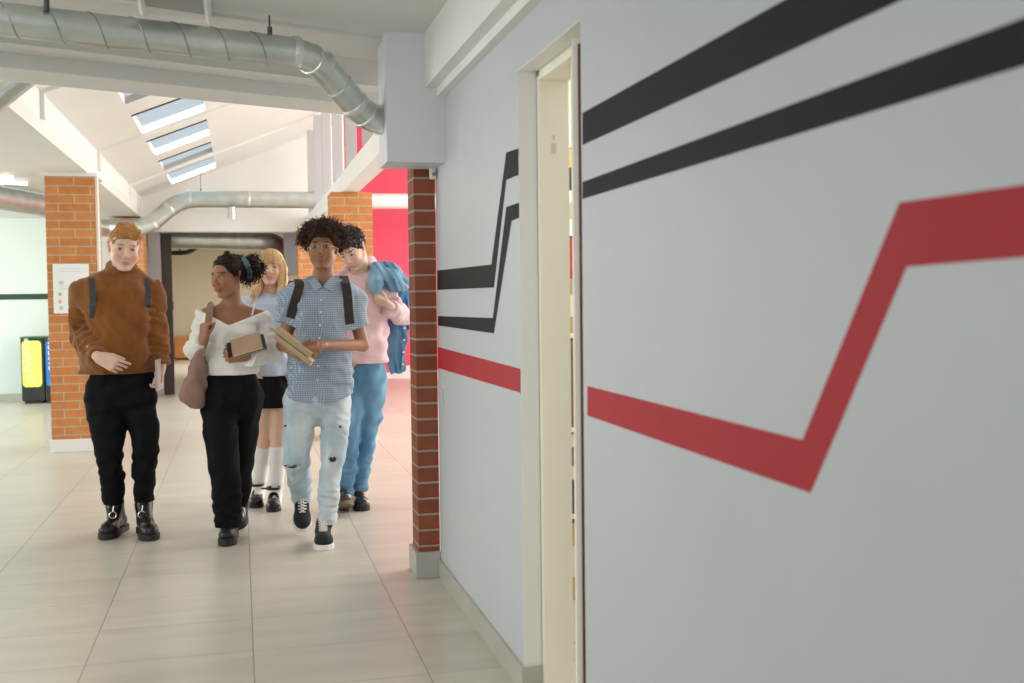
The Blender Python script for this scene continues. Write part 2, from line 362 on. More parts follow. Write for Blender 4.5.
pillar(.845, 1.225, 10.3, 10.72, 2.322, M['brick'], 'orange brick pillar behind the curly-haired person, carrying the white beam', .11, M['white'], cap=False)
pillar(-1.655, -1.225, 15.4, 15.82, 2.43, M['brick'], 'far orange brick pillar behind the ginger-haired person', .11, M['white'], cap=False)
pillar(.80, 1.2, 15.4, 15.82, 2.29, M['brick'], 'farthest orange brick pillar, right of the passage opening', .11, M['white'], cap=False)
# white conduit strip beside the left pillar
tag(MB().box((-1.223, 10.32, .0), (-1.198, 10.40, 2.46)).build('cable_duct', M['white'], bevel=.004), 'slim white cable duct running up the right edge of the left brick pillar', 'cable duct')

# notice
A0 = A(52.5, 264, 10.29); A1 = A(90, 313, 10.29)
nt_ = thing('notice', 'white paper notice with small coloured pictures, taped to the left brick pillar', 'notice', ((A0[0]+A1[0])/2, 10.29, A1[2]))
MB().box((A0[0], 10.288, A1[2]), (A1[0], 10.297, A0[2])).build('sheet', M['paper'], nt_)
def patch(px0, py0, px1, py1, col, nm):
    a = A(px0, py0, 10.287); b = A(px1, py1, 10.287)
    MB().box((a[0], 10.2865, b[2]), (b[0], 10.288, a[2])).build(nm, mat(nm, col, .6), nt_)
patch(59, 281, 63.5, 284.5, (.55, .62, .60), 'grey_icon'); patch(58.5, 292.5, 61.5, 296, (.35, .55, .25), 'green_icon')
patch(58.5, 300, 61.5, 303.5, (.85, .35, .2), 'orange_icon'); patch(59.5, 306, 63, 310, (.5, .6, .62), 'blue_grey_icon')
for py in (268, 271, 286, 288): patch(60, py, 80, py+.8, (.70, .72, .72), 'text_line')

# ------------------------------------------------------------------ ducts
def smooth_path(pts, n=6, rad=.35):
    """round the corners of a polyline"""
    pts = [np.array(p, float) for p in pts]; out = [pts[0]]
    for i in range(1, len(pts)-1):
        a, b, c = pts[i-1], pts[i], pts[i+1]
        la = min(rad, np.linalg.norm(b-a)*.45); lb = min(rad, np.linalg.norm(c-b)*.45)
        p0 = b+(a-b)/np.linalg.norm(a-b)*la; p1 = b+(c-b)/np.linalg.norm(c-b)*lb
        for k in range(n+1):
            t = k/n; out.append((1-t)**2*p0+2*t*(1-t)*b+t*t*p1)
    out.append(pts[-1]); return out
def helix(a, b, r, pitch, n=14):
    a = np.array(a); b = np.array(b); d = b-a; L = np.linalg.norm(d); d /= L
    u = np.cross(d, [0, 0, 1.]); u /= np.linalg.norm(u); v = np.cross(d, u); N = int(L/pitch*n)
    return [a+d*L*i/N+r*(math.cos(2*math.pi*i/n)*u+math.sin(2*math.pi*i/n)*v) for i in range(N+1)]
M['seam'] = mat('grey_steel_seam', (.30, .33, .31), .5, metal=.6)
def duct(label, pts, r, rad, name='air_duct', helixes=(), pitch=.13, rings=(), hang=(), zc=None):
    pts = [np.array(p, float) for p in pts]
    t = thing(name, label, 'duct', tuple(pts[0]))
    MB().tube(smooth_path(pts, 3, rad), r, 28).build('pipe', M['galv'], t, smooth=True)
    for i in helixes:
        a, b = pts[i], pts[i+1]; d = (b-a)/np.linalg.norm(b-a)
        MB().tube(helix(a+d*.02, b-d*.1, r, pitch), .0042, 4).build('spiral_seam', M['seam'], t)
    for p, d, wd in rings:
        p = np.array(p); d = np.array(d)/np.linalg.norm(d)
        MB().tube([p-d*wd/2, p-d*wd*.3, p+d*wd*.3, p+d*wd/2], [r+.002, r+.0055, r+.0055, r+.002], 28).build('joint_band', M['galvband'], t, smooth=True)
    for p in hang:
        p = np.array(p)
        m = MB(); m.tube([p+[0, 0, r-.004], [p[0], p[1], zc]], .004, 6); m.tube([p+[0, 0, r-.03], p+[0, 0, r+.02]], .010, 8)
        m.build('hanger_rod', M['darkmetal'], t)
    return t
zc = 2.36
a = on(-150, 2, 2, zc); b = on(302, 53, 2, zc-.005)
p1 = A(313, 55, b[1]+.03); p2 = A(361, 112, 4.90); p3 = A(370, 118.5, 4.94); e = np.array([BXL+.003, 4.965, p3[2]])
b2 = A(322, 66, 4.77); b3 = A(356, 106, 4.88)
duct('silver spiral duct under the near ceiling, bending down into the boxed wall end',
     [a, b, b2, b3, p3, e], .061, .10, helixes=(0,), pitch=.155,
     rings=[(b-(b-a)/np.linalg.norm(b-a)*.03, b-a, .035), (b2, b3-b2, .04), (b2+(b3-b2)*.98, b3-b2, .03), (e-[.02, 0, 0], e-p3, .04), (b+(b2-b)*.45, b2-b, .012), (b3+(p3-b3)*.6, p3-b3, .012), (b2+(b3-b2)*.5, b3-b2, .008)],
     hang=[on(47, 20, 2, zc), on(270, 47, 2, zc)], zc=2.487)
q0 = A(316, 200, 15.1); q1 = A(180, 199, 15.1); q2 = A(146, 229, 15.1); q3 = on(118, 223, 2, q2[2]); q3 = np.array([q2[0]-.55, 14.9, q2[2]]); q4 = on(45, 206, 2, 2.33); q5 = on(-60, 188, 2, 2.33)
duct('far silver duct rising on a slant, then level before the white gable', [q0, q1, q2, q3, q4, q5], .112, .22, helixes=(3,), pitch=.25,
     rings=[(q1+[.12, 0, 0], [1, 0, 0], .06), (q1+(q2-q1)*.3, q2-q1, .05), (q1+(q2-q1)*.8, q2-q1, .05), (on(20, 202, 2, 2.33), q4-q5, .06), ((q0+q1)/2, [1, 0, 0], .03)],
     hang=[A(201, 199, 15.1)], zc=zr(-.5))
tag(MB().tube([A(232, 207, 15.0), A(232, 219, 15.0)], [.05, .055], 16).build('duct_outlet', M['galv'], smooth=True), 'short round outlet hanging below the far level duct', 'duct outlet')
d0 = A(140, 238, 16.7); d1 = A(266, 240.5, 16.7); d2 = A(281, 247, 16.9)+np.array([0, 0, 0]); d3 = d2+np.array([.05, .3, -.25])
duct('silver duct crossing the dim passage below the white beam', [d0, d1, d2, d3], .145, .2, hang=[A(165, 238, 16.7), A(250, 240, 16.7)], zc=2.6, rings=[(A(238, 240, 16.7), [1, 0, 0], .06)])
duct('piece of silver duct at the top left corner of the raised roof', [A(-40, 128, 6.2), A(36, 68, 6.2)], .06, .1, rings=[(A(6, 92, 6.6), A(62, 48, 6.6)-A(-40, 128, 6.6), .02)])
duct('white duct crossing in front of the crimson wall', [A(330, 201, 16.6), A(640, 202, 16.6)], .115, .1)
for o in list(C.objects):
    if o.get('label') == 'white duct crossing in front of the crimson wall':
        for ch in C.objects:
            if ch.parent == o: ch.data.materials.clear(); ch.data.materials.append(M['white'])
t = thing('drain_pipe', 'thin dark bent pipe below the duct in the dim passage', 'pipe', tuple(A(172, 253, 18)))
MB().tube(smooth_path([A(168, 253, 18), A(188, 253, 18), A(203, 243, 18), A(290, 246, 18)], 4, .1), .035, 12).build('pipe', M['darkmetal'], t, smooth=True)
for p in (A(180, 253, 18), A(250, 244.5, 18)): MB().tube([p, [p[0], p[1], 2.6]], .012, 6).build('hanger_rod', M['darkmetal'], t)

# ------------------------------------------------------------------ fins on the longitudinal beam
pos = ['leftmost grey fin standing on the white beam, farthest away', 'second grey fin from the left on the white beam', 'third grey fin from the left on the white beam',
       'fourth grey fin from the left on the white beam', 'fifth grey fin on the white beam, just left of the silver duct end', 'nearest grey fin on the white beam, partly behind the silver duct']
for i, px in enumerate((312, 319, 327.5, 338.5, 352, 370)):
    y = min(on(px, 200, 0, .985)[1], 15.7)
    f = MB().box((.935, y, 2.50), (1.035, y+.035, zr(.985)-.03)).build('roof_fin', M['fin'], origin=(.985, y, 2.5), bevel=.003)
    tag(f, pos[i], 'fin', 'upright fins on the white beam')

# ------------------------------------------------------------------ lamps on the low ceiling
for i, (pa, pb) in enumerate((((-70, 175.5), (13, 177.5)), ((-80, 178), (27, 183.5)))):
    a = on(*pa, 2, 2.43); b = on(*pb, 2, 2.43)
    t = thing('ceiling_light', ['short-looking bright tube light, the upper of two on the low left ceiling', 'long bright tube light, the lower of two on the low left ceiling'][i], 'ceiling light', tuple((a+b)/2), 'tube lights on the low left ceiling')
    MB().tube([a, b], .016, 10).build('tube', M['glow'], t, smooth=True)
    MB().box((min(a[0], b[0]), min(a[1], b[1])*.5+max(a[1], b[1])*.5-.03, 2.445), (max(a[0], b[0]), min(a[1], b[1])*.5+max(a[1], b[1])*.5+.03, 2.46)).build('housing', M['white'], t) if abs(a[1]-b[1]) < .05 else MB().tube([a+[0, 0, .022], b+[0, 0, .022]], .018, 4).build('housing', M['white'], t)

# ------------------------------------------------------------------ recycling bins
yb_ = 15.35
def P2(px, py): q = A(px, py, yb_); return q
bx0 = P2(22, 400)[0]; bx1 = P2(46.0, 400)[0]; bz = P2(25, 337)[2]
def bin_(x0, x1, label, col, letters):
    t = thing('recycling_bin', label, 'bin', ((x0+x1)/2, yb_+.18, 0), 'recycling bins by the back wall')
    MB().box((x0, yb_, .035), (x1, yb_+.36, bz-.02)).build('body', mat('black_plastic', (.012, .018, .014), .35), t, bevel=.01)
    MB().box((x0+.03, yb_+.03, 0), (x1-.03, yb_+.33, .035)).build('foot', mat('black_rubber', (.01, .01, .01), .5), t)
    MB().box((x0-.005, yb_-.01, bz-.02), (x1+.005, yb_+.37, bz)).build('lid', mat('dark_green_plastic', (.02, .12, .04), .4), t, bevel=.004)
    # rounded front panel
    fx0, fx1, fz0, fz1 = x0+.015, x1-.03, .22, bz-.05; r = .05; pts = []
    for cxx, czz, a0 in ((fx1-r, fz0+r, -90), (fx1-r, fz1-r, 0), (fx0+r, fz1-r, 90), (fx0+r, fz0+r, 180)):
        for k in range(6): an = math.radians(a0+k*18); pts.append((cxx+r*math.cos(an), yb_-.004, czz+r*math.sin(an)))
    pn = MB().prism(pts, (0, .0035, 0)).build('front_panel', mat(col[0], col[1], .4), t)
    # vertical lettering, unreadable at this distance: letter-like strokes
    cu = bpy.data.curves.new('lettering', 'FONT'); cu.body = letters; cu.size = .105; cu.align_x = 'LEFT'; cu.extrude = .0005
    tmp = bpy.data.objects.new('tmp', cu); C.objects.link(tmp); dg = bpy.context.evaluated_depsgraph_get(); me = bpy.data.meshes.new_from_object(tmp.evaluated_get(dg)); bpy.data.objects.remove(tmp)
    o = link('lettering', me, mat(col[0]+'_lettering', col[2], .5), t)
    o.matrix_local = Matrix.Translation(Vector((fx0+.10-(x0+x1)/2, -.18-.0048, fz0+.20))) @ Matrix(((0, -1, 0, 0), (0, 0, -1, 0), (1, 0, 0, 0), (0, 0, 0, 1)))
    m = MB()
    for k in range(3):
        a0 = math.radians(90+120*k); c = np.array([(fx1-.12), yb_-.0046, fz0+.11])
        m.tube([c+.045*np.array([math.cos(a0+s), 0, math.sin(a0+s)]) for s in np.linspace(.2, 1.7, 6)], [.008]*4+[.016, .002], 6)
    m.build('recycling_mark', mat(col[0]+'_mark', col[2], .5), t)
bin_(bx0, bx1-.01, 'yellow-fronted black recycling bin by the pale back wall', ('yellow_plastic', (.86, .84, .16), (.88, .90, .62)), 'PLASTICA')
bin_(bx1, bx1+(bx1-bx0), 'blue-fronted black recycling bin beside the yellow one, half behind the brick pillar', ('blue_plastic', (.01, .22, .72), (.85, .92, 1)), 'CARTON')

# ------------------------------------------------------------------ far passage pieces
tag(MB().box((A(149, 300, 15.9)[0], 15.905, 0), (A(161, 300, 15.9)[0], 16.03, 2.28)).build('metal_post', M['greymetal'], bevel=.005), 'grey metal post at the left of the dim passage opening', 'post')
t = thing('dark_door', 'dark narrow door standing open at the left of the dim passage', 'door', (-.90, 16.15, 0))
MB().box((A(162, 300, 16.1)[0], 16.1, 0), (A(172.5, 300, 16.1)[0], 16.16, 2.26)).build('leaf', M['dark'], t)
m = MB().tube([A(159, 243, 16.06), A(159, 296, 16.06)], .018, 8); m.build('pull_bar', M['galv'], t, smooth=True)
MB().box((A(171.5, 300, 16.08)[0], 16.08, 1.2), (A(173.5, 300, 16.08)[0], 16.1, 1.32)).build('latch', M['darkmetal'], t)
t = thing('wooden_cabinet', 'small orange wooden cabinet on the floor at the end of the passage', 'cabinet', (A(181, 340, 25.5)[0], 25.6, 0))
x0, x1 = A(174.5, 340, 25.4)[0], A(188.5, 340, 25.4)[0]
MB().box((x0, 25.4, .04), (x1, 25.9, .52)).build('body', M['wood'], t, bevel=.006)
MB().box((x0+.03, 25.43, 0), (x1-.03, 25.87, .04)).build('foot', M['dark'], t)
tag(MB().box((A(284, 250, 16.3)[0], 16.3, 1.68), (1.20, 16.5, 2.5)).build('ventilation_unit', M['greymetal'], bevel=.01), 'grey metal ventilation unit high on the right of the passage', 'ventilation unit')
tag(MB().box((A(285, 300, 16.4)[0], 16.42, 0), (1.20, 16.5, 1.6)).build('dark_infill', M['dark'], bevel=.01), 'dark shutter below the grey ventilation unit', 'infill')  # plain dark panel standing below the unit
# small white sensor under the box
t = thing('wall_sensor', 'small white sensor under the boxed wall end beside the brick pillar', 'sensor', (.893, 5.07, 1.90))
MB().box((.874, 5.045, 1.885), (.902, 5.098, 1.945)).build('casing', M['white'], t, bevel=.006)
MB().tube([(.888, 5.044, 1.905), (.888, 5.036, 1.905)], .009, 12).build('lens', M['greymetal'], t)
# white plate low on the red wall
tag(MB().box((A(393, 369, 17.98)[0], 17.975, A(393, 376, 17.98)[2]), (A(410, 369, 17.98)[0], 18.0, A(393, 366, 17.98)[2])).build('wall_plate', M['white'], bevel=.004), 'white plate low on the crimson wall', 'wall plate')
# small socket plate on the right wall near the pillar
c = on(441.5, 395, 0, XW)
tag(MB().box((XW-.006, c[1]-.05, c[2]-.04), (XW, c[1]+.02, c[2]+.03)).build('blank_plate', M['paint'], bevel=.002), 'small white blank plate on the right wall near the brick pillar', 'wall plate')

# ------------------------------------------------------------------ store-room shelf seen through the door gap
t = thing('storage_shelf', 'cream storage shelf glimpsed through the narrow gap of the door', 'shelf', (1.55, 4.72, 0))
for z in (.38, .76, 1.17, 1.61, 1.99): MB().box((1.20, 4.53, z-.02), (1.95, 4.92, z)).build('board', M['cream'], t, bevel=.002)
for x in (1.18, 1.95): MB().box((x-.02, 4.52, 0), (x+.02, 4.92, 2.03)).build('side_panel', M['cream'], t)
def item(name, label, cat, z0, z1, col, extra=None):
    o = thing(name, label, cat, (1.44, 4.68, z0), 'boxes and folders on the store-room shelf')
    MB().box((1.28, 4.54, z0), (1.60, 4.84, z1-.002)).build('body', mat(name+'_material', col, .5, var=.1), o, bevel=.004)
    if extra: MB().box((1.38, 4.5375, z0+(z1-z0)*.3), (1.46, 4.5395, z0+(z1-z0)*.7)).build('label', mat(name+'_label', extra, .5), o)
item('storage_box', 'white box on the upper shelf board, glimpsed through the door gap', 'box', 1.61, 1.79, (.8, .79, .74), (.5, .42, .3))
item('black_case', 'black case between the white and the orange box through the door gap', 'case', 1.79, 1.885, (.03, .035, .03))
item('orange_box', 'orange box highest on the shelf, glimpsed through the door gap', 'box', 1.885, 1.975, (.75, .42, .10))
item('patterned_box', 'brown and cream patterned box below the red folder box', 'box', 1.17, 1.41, (.42, .30, .13), (.75, .68, .5))
item('red_folder_box', 'red folder box glimpsed through the door gap', 'folder box', 1.41, 1.585, (.50, .01, .01))
item('brown_carton', 'dark brown carton in the middle of the glimpsed shelf', 'carton', .76, 1.14, (.20, .11, .03))
item('dark_tin', 'dark olive tin low in the door gap', 'tin', .38, .53, (.07, .06, .03))
item('perforated_crate', 'cream perforated crate above the dark tin', 'crate', .53, .735, (.76, .70, .54), (.2, .17, .12))
item('tan_carton', 'tan carton at the bottom of the door gap', 'carton', 0, .34, (.55, .42, .22), (.8, .76, .62))

# ------------------------------------------------------------------ modelling with smooth blended volumes
class Field:
    def __init__(s, lo, hi, h):
        s.h = h; s.lo = np.array(lo, float)
        s.ax = [np.arange(lo[i], hi[i]+h, h).astype(np.float32) for i in range(3)]
        s.D = np.full([len(a) for a in s.ax], .2, np.float32)
    def sl(s, lo, hi):
        r = []
        for i in range(3):
            a = int(max(0, math.floor((lo[i]-s.lo[i])/s.h))); b = int(min(len(s.ax[i]), math.ceil((hi[i]-s.lo[i])/s.h)+1))
            if b <= a: return None, None
            r.append(slice(a, b))
        g = [s.ax[0][r[0]][:, None, None], s.ax[1][r[1]][None, :, None], s.ax[2][r[2]][None, None, :]]
        return tuple(r), g
    def op(s, lo, hi, fn, k=.01, mode='u'):
        pad = k+.02
        r, g = s.sl(np.array(lo)-pad, np.array(hi)+pad)
        if r is None: return s
        d = fn(*g); o = s.D[r]
        if mode == 'u': h = np.clip(.5+.5*(o-d)/k, 0, 1); s.D[r] = o*(1-h)+d*h-k*h*(1-h)
        elif mode == 's': d = -d; h = np.clip(.5-.5*(o-d)/k, 0, 1); s.D[r] = o*(1-h)+d*h+k*h*(1-h)
        elif mode == 'i': s.D[r] = np.maximum(o, d)
        return s
    def cap(s, a, b, ra, rb=None, k=.01, mode='u', flat=(0, 0), sq=None):
        a = np.array(a, float); b = np.array(b, float); rb = ra if rb is None else rb; ab = b-a; L2 = float(ab@ab)+1e-9; L = math.sqrt(L2); R = max(ra, rb)
        def fn(X, Y, Z):
            px, py, pz = X-a[0], Y-a[1], Z-a[2]
            tt = (px*ab[0]+py*ab[1]+pz*ab[2])/L2; t = np.clip(tt, 0, 1)
            qx, qy, qz = px-ab[0]*t, py-ab[1]*t, pz-ab[2]*t
            if sq is not None:      # squash: distances along unit vector n count f times
                n, f = sq; dn = qx*n[0]+qy*n[1]+qz*n[2]; e = (f-1)*dn
                qx, qy, qz = qx+e*n[0], qy+e*n[1], qz+e*n[2]
            d = np.sqrt(qx*qx+qy*qy+qz*qz)-(ra+(rb-ra)*t)
            if flat[0]: d = np.maximum(d, -tt*L)
            if flat[1]: d = np.maximum(d, (tt-1)*L)
            return d
        return s.op(np.minimum(a, b)-R, np.maximum(a, b)+R, fn, k, mode)
    def chain(s, pts, rs, k=.01, mode='u', flat=(0, 0), sq=None):
        n = len(pts)-1
        for i in range(n): s.cap(pts[i], pts[i+1], rs[i], rs[i+1], k, mode, (flat[0] and i == 0, flat[1] and i == n-1), sq)
        return s
    def ell(s, c, r, R=None, k=.01, mode='u'):
        c = np.array(c, float); r = np.array(r, float); R = np.eye(3) if R is None else np.array(R)
        ext = np.sqrt(((R*r)**2).sum(1))
        def fn(X, Y, Z):
            px, py, pz = X-c[0], Y-c[1], Z-c[2]
            l = [(px*R[0, i]+py*R[1, i]+pz*R[2, i])/r[i] for i in range(3)]
            q = np.sqrt(l[0]**2+l[1]**2+l[2]**2)+1e-6
            g = np.sqrt((l[0]/r[0])**2+(l[1]/r[1])**2+(l[2]/r[2])**2)+1e-6
            return q*(q-1)/g
        return s.op(c-ext, c+ext, fn, k, mode)
    def loft(s, secs, n=2.3, k=.02, mode='u', yaw=0.):
        """stack of sections (x, y, z, rx, ry)"""
        S = np.array(sorted(secs, key=lambda q: q[2]), float); ca, sa = math.cos(yaw), math.sin(yaw)
        m = S[:, 3:5].max()
        def fn(X, Y, Z):
            z = Z[0, 0, :]; cx, cy, rx, ry = [np.interp(z, S[:, 2], S[:, i]).astype(np.float32) for i in (0, 1, 3, 4)]
            u = (X-cx)*ca+(Y-cy)*sa; v = -(X-cx)*sa+(Y-cy)*ca
            q = ((np.abs(u)/rx)**n+(np.abs(v)/ry)**n)**(1/n)
            d = (q-1)*np.minimum(rx, ry)
            return np.maximum(np.maximum(d, S[0, 2]-Z), Z-S[-1, 2])
        lo = [S[:, 0].min()-m, S[:, 1].min()-m, S[0, 2]]; hi = [S[:, 0].max()+m, S[:, 1].max()+m, S[-1, 2]]
        return s.op(lo, hi, fn, k, mode)
    def cut(s, p, n, c=None, r=10., k=None):
        """remove what lies on the +n side of the plane through p (within r of c)"""
        p = np.array(p, float); n = np.array(n, float); n /= np.linalg.norm(n); c = p if c is None else np.array(c)
        rr, g = s.sl(c-r, c+r)
        if rr is None: return s
        s.D[rr] = np.maximum(s.D[rr], (g[0]-p[0])*n[0]+(g[1]-p[1])*n[1]+(g[2]-p[2])*n[2]); return s
    def noise(s, seed, wl, amp, sc=(1, 1, 1), n=7, mask=None):
        rnd = np.random.RandomState(seed); X, Y, Z = s.ax[0][:, None, None], s.ax[1][None, :, None], s.ax[2][None, None, :]
        acc = np.zeros(s.D.shape, np.float32)
        for i in range(n):
            d = rnd.normal(size=3)*np.array(sc); d /= np.linalg.norm(d); f = 2*math.pi/(wl*rnd.uniform(.7, 1.4)); ph = rnd.uniform(0, 6.28)
            w = rnd.normal(size=3); w /= np.linalg.norm(w); g = 2*math.pi/(wl*2.3); 
            acc += np.sin((X*d[0]+Y*d[1]+Z*d[2])*f+ph+1.3*np.sin((X*w[0]+Y*w[1]+Z*w[2])*g+ph*2))
        acc *= amp/math.sqrt(n)
        if mask is not None: acc *= mask(X, Y, Z)
        s.D += acc; return s
    def hem(s, p, n=(0, 0, -1), r=None, c=None):
        return s.cut(p, n, c, 10. if r is None else r)
    def rings(s, a, b, wl, amp, r, ph=0.):
        """gathered folds across the axis a-b, within r of it"""
        a = np.array(a, float); b = np.array(b, float); ab = b-a; L = np.linalg.norm(ab); d = ab/L
        rr, g = s.sl(np.minimum(a, b)-r, np.maximum(a, b)+r)
        if rr is None: return s
        px, py, pz = g[0]-a[0], g[1]-a[1], g[2]-a[2]; t = px*d[0]+py*d[1]+pz*d[2]
        q = np.sqrt(np.maximum(px*px+py*py+pz*pz-t*t, 0)); w = np.clip(1-q/r, 0, 1)**.5*np.clip(t/L*4, 0, 1)*np.clip((1-t/L)*4, 0, 1)
        tw = np.arctan2(px*.8+pz*.2, py+1e-4)
        s.D[rr] += amp*w*(np.sin(t*2*math.pi/wl+ph+tw*1.6)+.5*np.sin(t*2*math.pi/wl*1.7+ph*3-tw*2.3)); return s
    def mesh(s, iters=1):
        D, h, lo = s.D, s.h, s.lo
        I = D < 0; n = np.array(D.shape)
        c = I[:-1, :-1, :-1].astype(np.int8)
        cnt = sum(I[a:n[0]-1+a, b:n[1]-1+b, d:n[2]-1+d].astype(np.int8) for a in (0, 1) for b in (0, 1) for d in (0, 1))
        act = (cnt > 0) & (cnt < 8); idx = -np.ones(act.shape, np.int64); ijk = np.argwhere(act); idx[act] = np.arange(len(ijk))
        acc = np.zeros((len(ijk), 3)); w = np.zeros(len(ijk)); i, j, k = ijk.T
        for ax in range(3):
            o = [q for q in range(3) if q != ax]
            for a in (0, 1):
                for b in (0, 1):
                    off = np.zeros(3, int); off[o[0]] = a; off[o[1]] = b; e = np.zeros(3, int); e[ax] = 1
                    d0 = D[i+off[0], j+off[1], k+off[2]]; d1 = D[i+off[0]+e[0], j+off[1]+e[1], k+off[2]+e[2]]
                    m = (d0 < 0) != (d1 < 0); t = np.where(m, d0/(d0-d1+1e-12), 0)
                    p = np.tile(off.astype(float), (len(ijk), 1)); p[:, ax] += t
                    acc[m] += p[m]; w[m] += 1
        V = (ijk+acc/w[:, None])*h+lo
        F = []
        for ax in range(3):
            e = np.zeros(3, int); e[ax] = 1; o1, o2 = [(1, 2), (2, 0), (0, 1)][ax]
            A0 = I[tuple(slice(0, n[q]-1) if q == ax else slice(1, n[q]-1) for q in range(3))]
            B0 = I[tuple(slice(1, n[q]) if q == ax else slice(1, n[q]-1) for q in range(3))]
            dif = np.argwhere(A0 != B0)
            if not len(dif): continue
            sg = A0[tuple(dif.T)]
            base = dif.copy()
            for q in range(3):
                if q != ax: base[:, q] += 1
            def cell(da, db):
                z = base.copy(); z[:, o1] -= da; z[:, o2] -= db; return idx[tuple(z.T)]
            q = np.stack([cell(1, 1), cell(0, 1), cell(0, 0), cell(1, 0)], 1)
            q[~sg] = q[~sg][:, ::-1]; F.append(q)
        F = np.concatenate(F); F = F[(F >= 0).all(1)]
        E = np.concatenate([F[:, [0, 1]], F[:, [1, 2]], F[:, [2, 3]], F[:, [3, 0]]])
        for _ in range(iters):
            S = np.zeros_like(V); N = np.zeros(len(V)); 
            for a, b in ((0, 1), (1, 0)):
                for q in range(3): S[:, q] += np.bincount(E[:, a], V[E[:, b], q], len(V))
                N += np.bincount(E[:, a], minlength=len(V))
            V = V*.5+.5*S/np.maximum(N, 1)[:, None]
        return V, F
def np_mesh(name, V, F, m, parent, colfn=None, extra=None):
    """link a smooth mesh object from arrays (world coordinates) under its parent; extra = list of MB joined in"""
    org = np.array(parent_org(parent)); n0 = len(V)
    me = bpy.data.meshes.new(name)
    ev = [np.array(e.v) for e in (extra or [])]
    allv = np.concatenate([V]+ev) if ev else V
    faces4 = F; polys = [tuple(f) for e in [] for f in e.f]
    ef = []; off = n0
    for e in (extra or []):
        ef += [tuple(i+off for i in f) for f in e.f]; off += len(e.v)
    me.vertices.add(len(allv)); me.vertices.foreach_set('co', (allv-org).astype(np.float32).ravel())
    lt = np.concatenate([np.full(len(F), 4), np.array([len(f) for f in ef], int)]).astype(np.int32)
    lv = np.concatenate([F.ravel(), np.array([i for f in ef for i in f], int)]).astype(np.int32)
    ls = np.concatenate([[0], np.cumsum(lt)[:-1]]).astype(np.int32)
    me.loops.add(len(lv)); me.loops.foreach_set('vertex_index', lv)
    me.polygons.add(len(lt)); me.polygons.foreach_set('loop_start', ls); me.polygons.foreach_set('loop_total', lt)
    me.polygons.foreach_set('use_smooth', np.ones(len(lt), bool)); me.update(calc_edges=True); me.validate()
    if colfn:
        col = np.ones((len(allv), 4), np.float32); col[:, :3] = colfn(allv)
        a = me.color_attributes.new('Col', 'FLOAT_COLOR', 'POINT'); a.data.foreach_set('color', col.ravel())
    o = bpy.data.objects.new(name, me); C.objects.link(o); o.parent = parent
    for x in (m if isinstance(m, (list, tuple)) else [m]): me.materials.append(x)
    return o
def rotm(yaw, pitch, roll):
    """columns: person's image-right, back, up. yaw>0 turns the face to image right; pitch>0 looks down; roll>0 tips the crown to image right"""
    y, p, r = map(math.radians, (yaw, pitch, roll))
    Ry = np.array([[math.cos(y), -math.sin(y), 0], [math.sin(y), math.cos(y), 0], [0, 0, 1]])
    Rp = np.array([[1, 0, 0], [0, math.cos(p), -math.sin(p)], [0, math.sin(p), math.cos(p)]])
    Rr = np.array([[math.cos(r), 0, math.sin(r)], [0, 1, 0], [-math.sin(r), 0, math.cos(r)]])
    return Rr@Ry@Rp

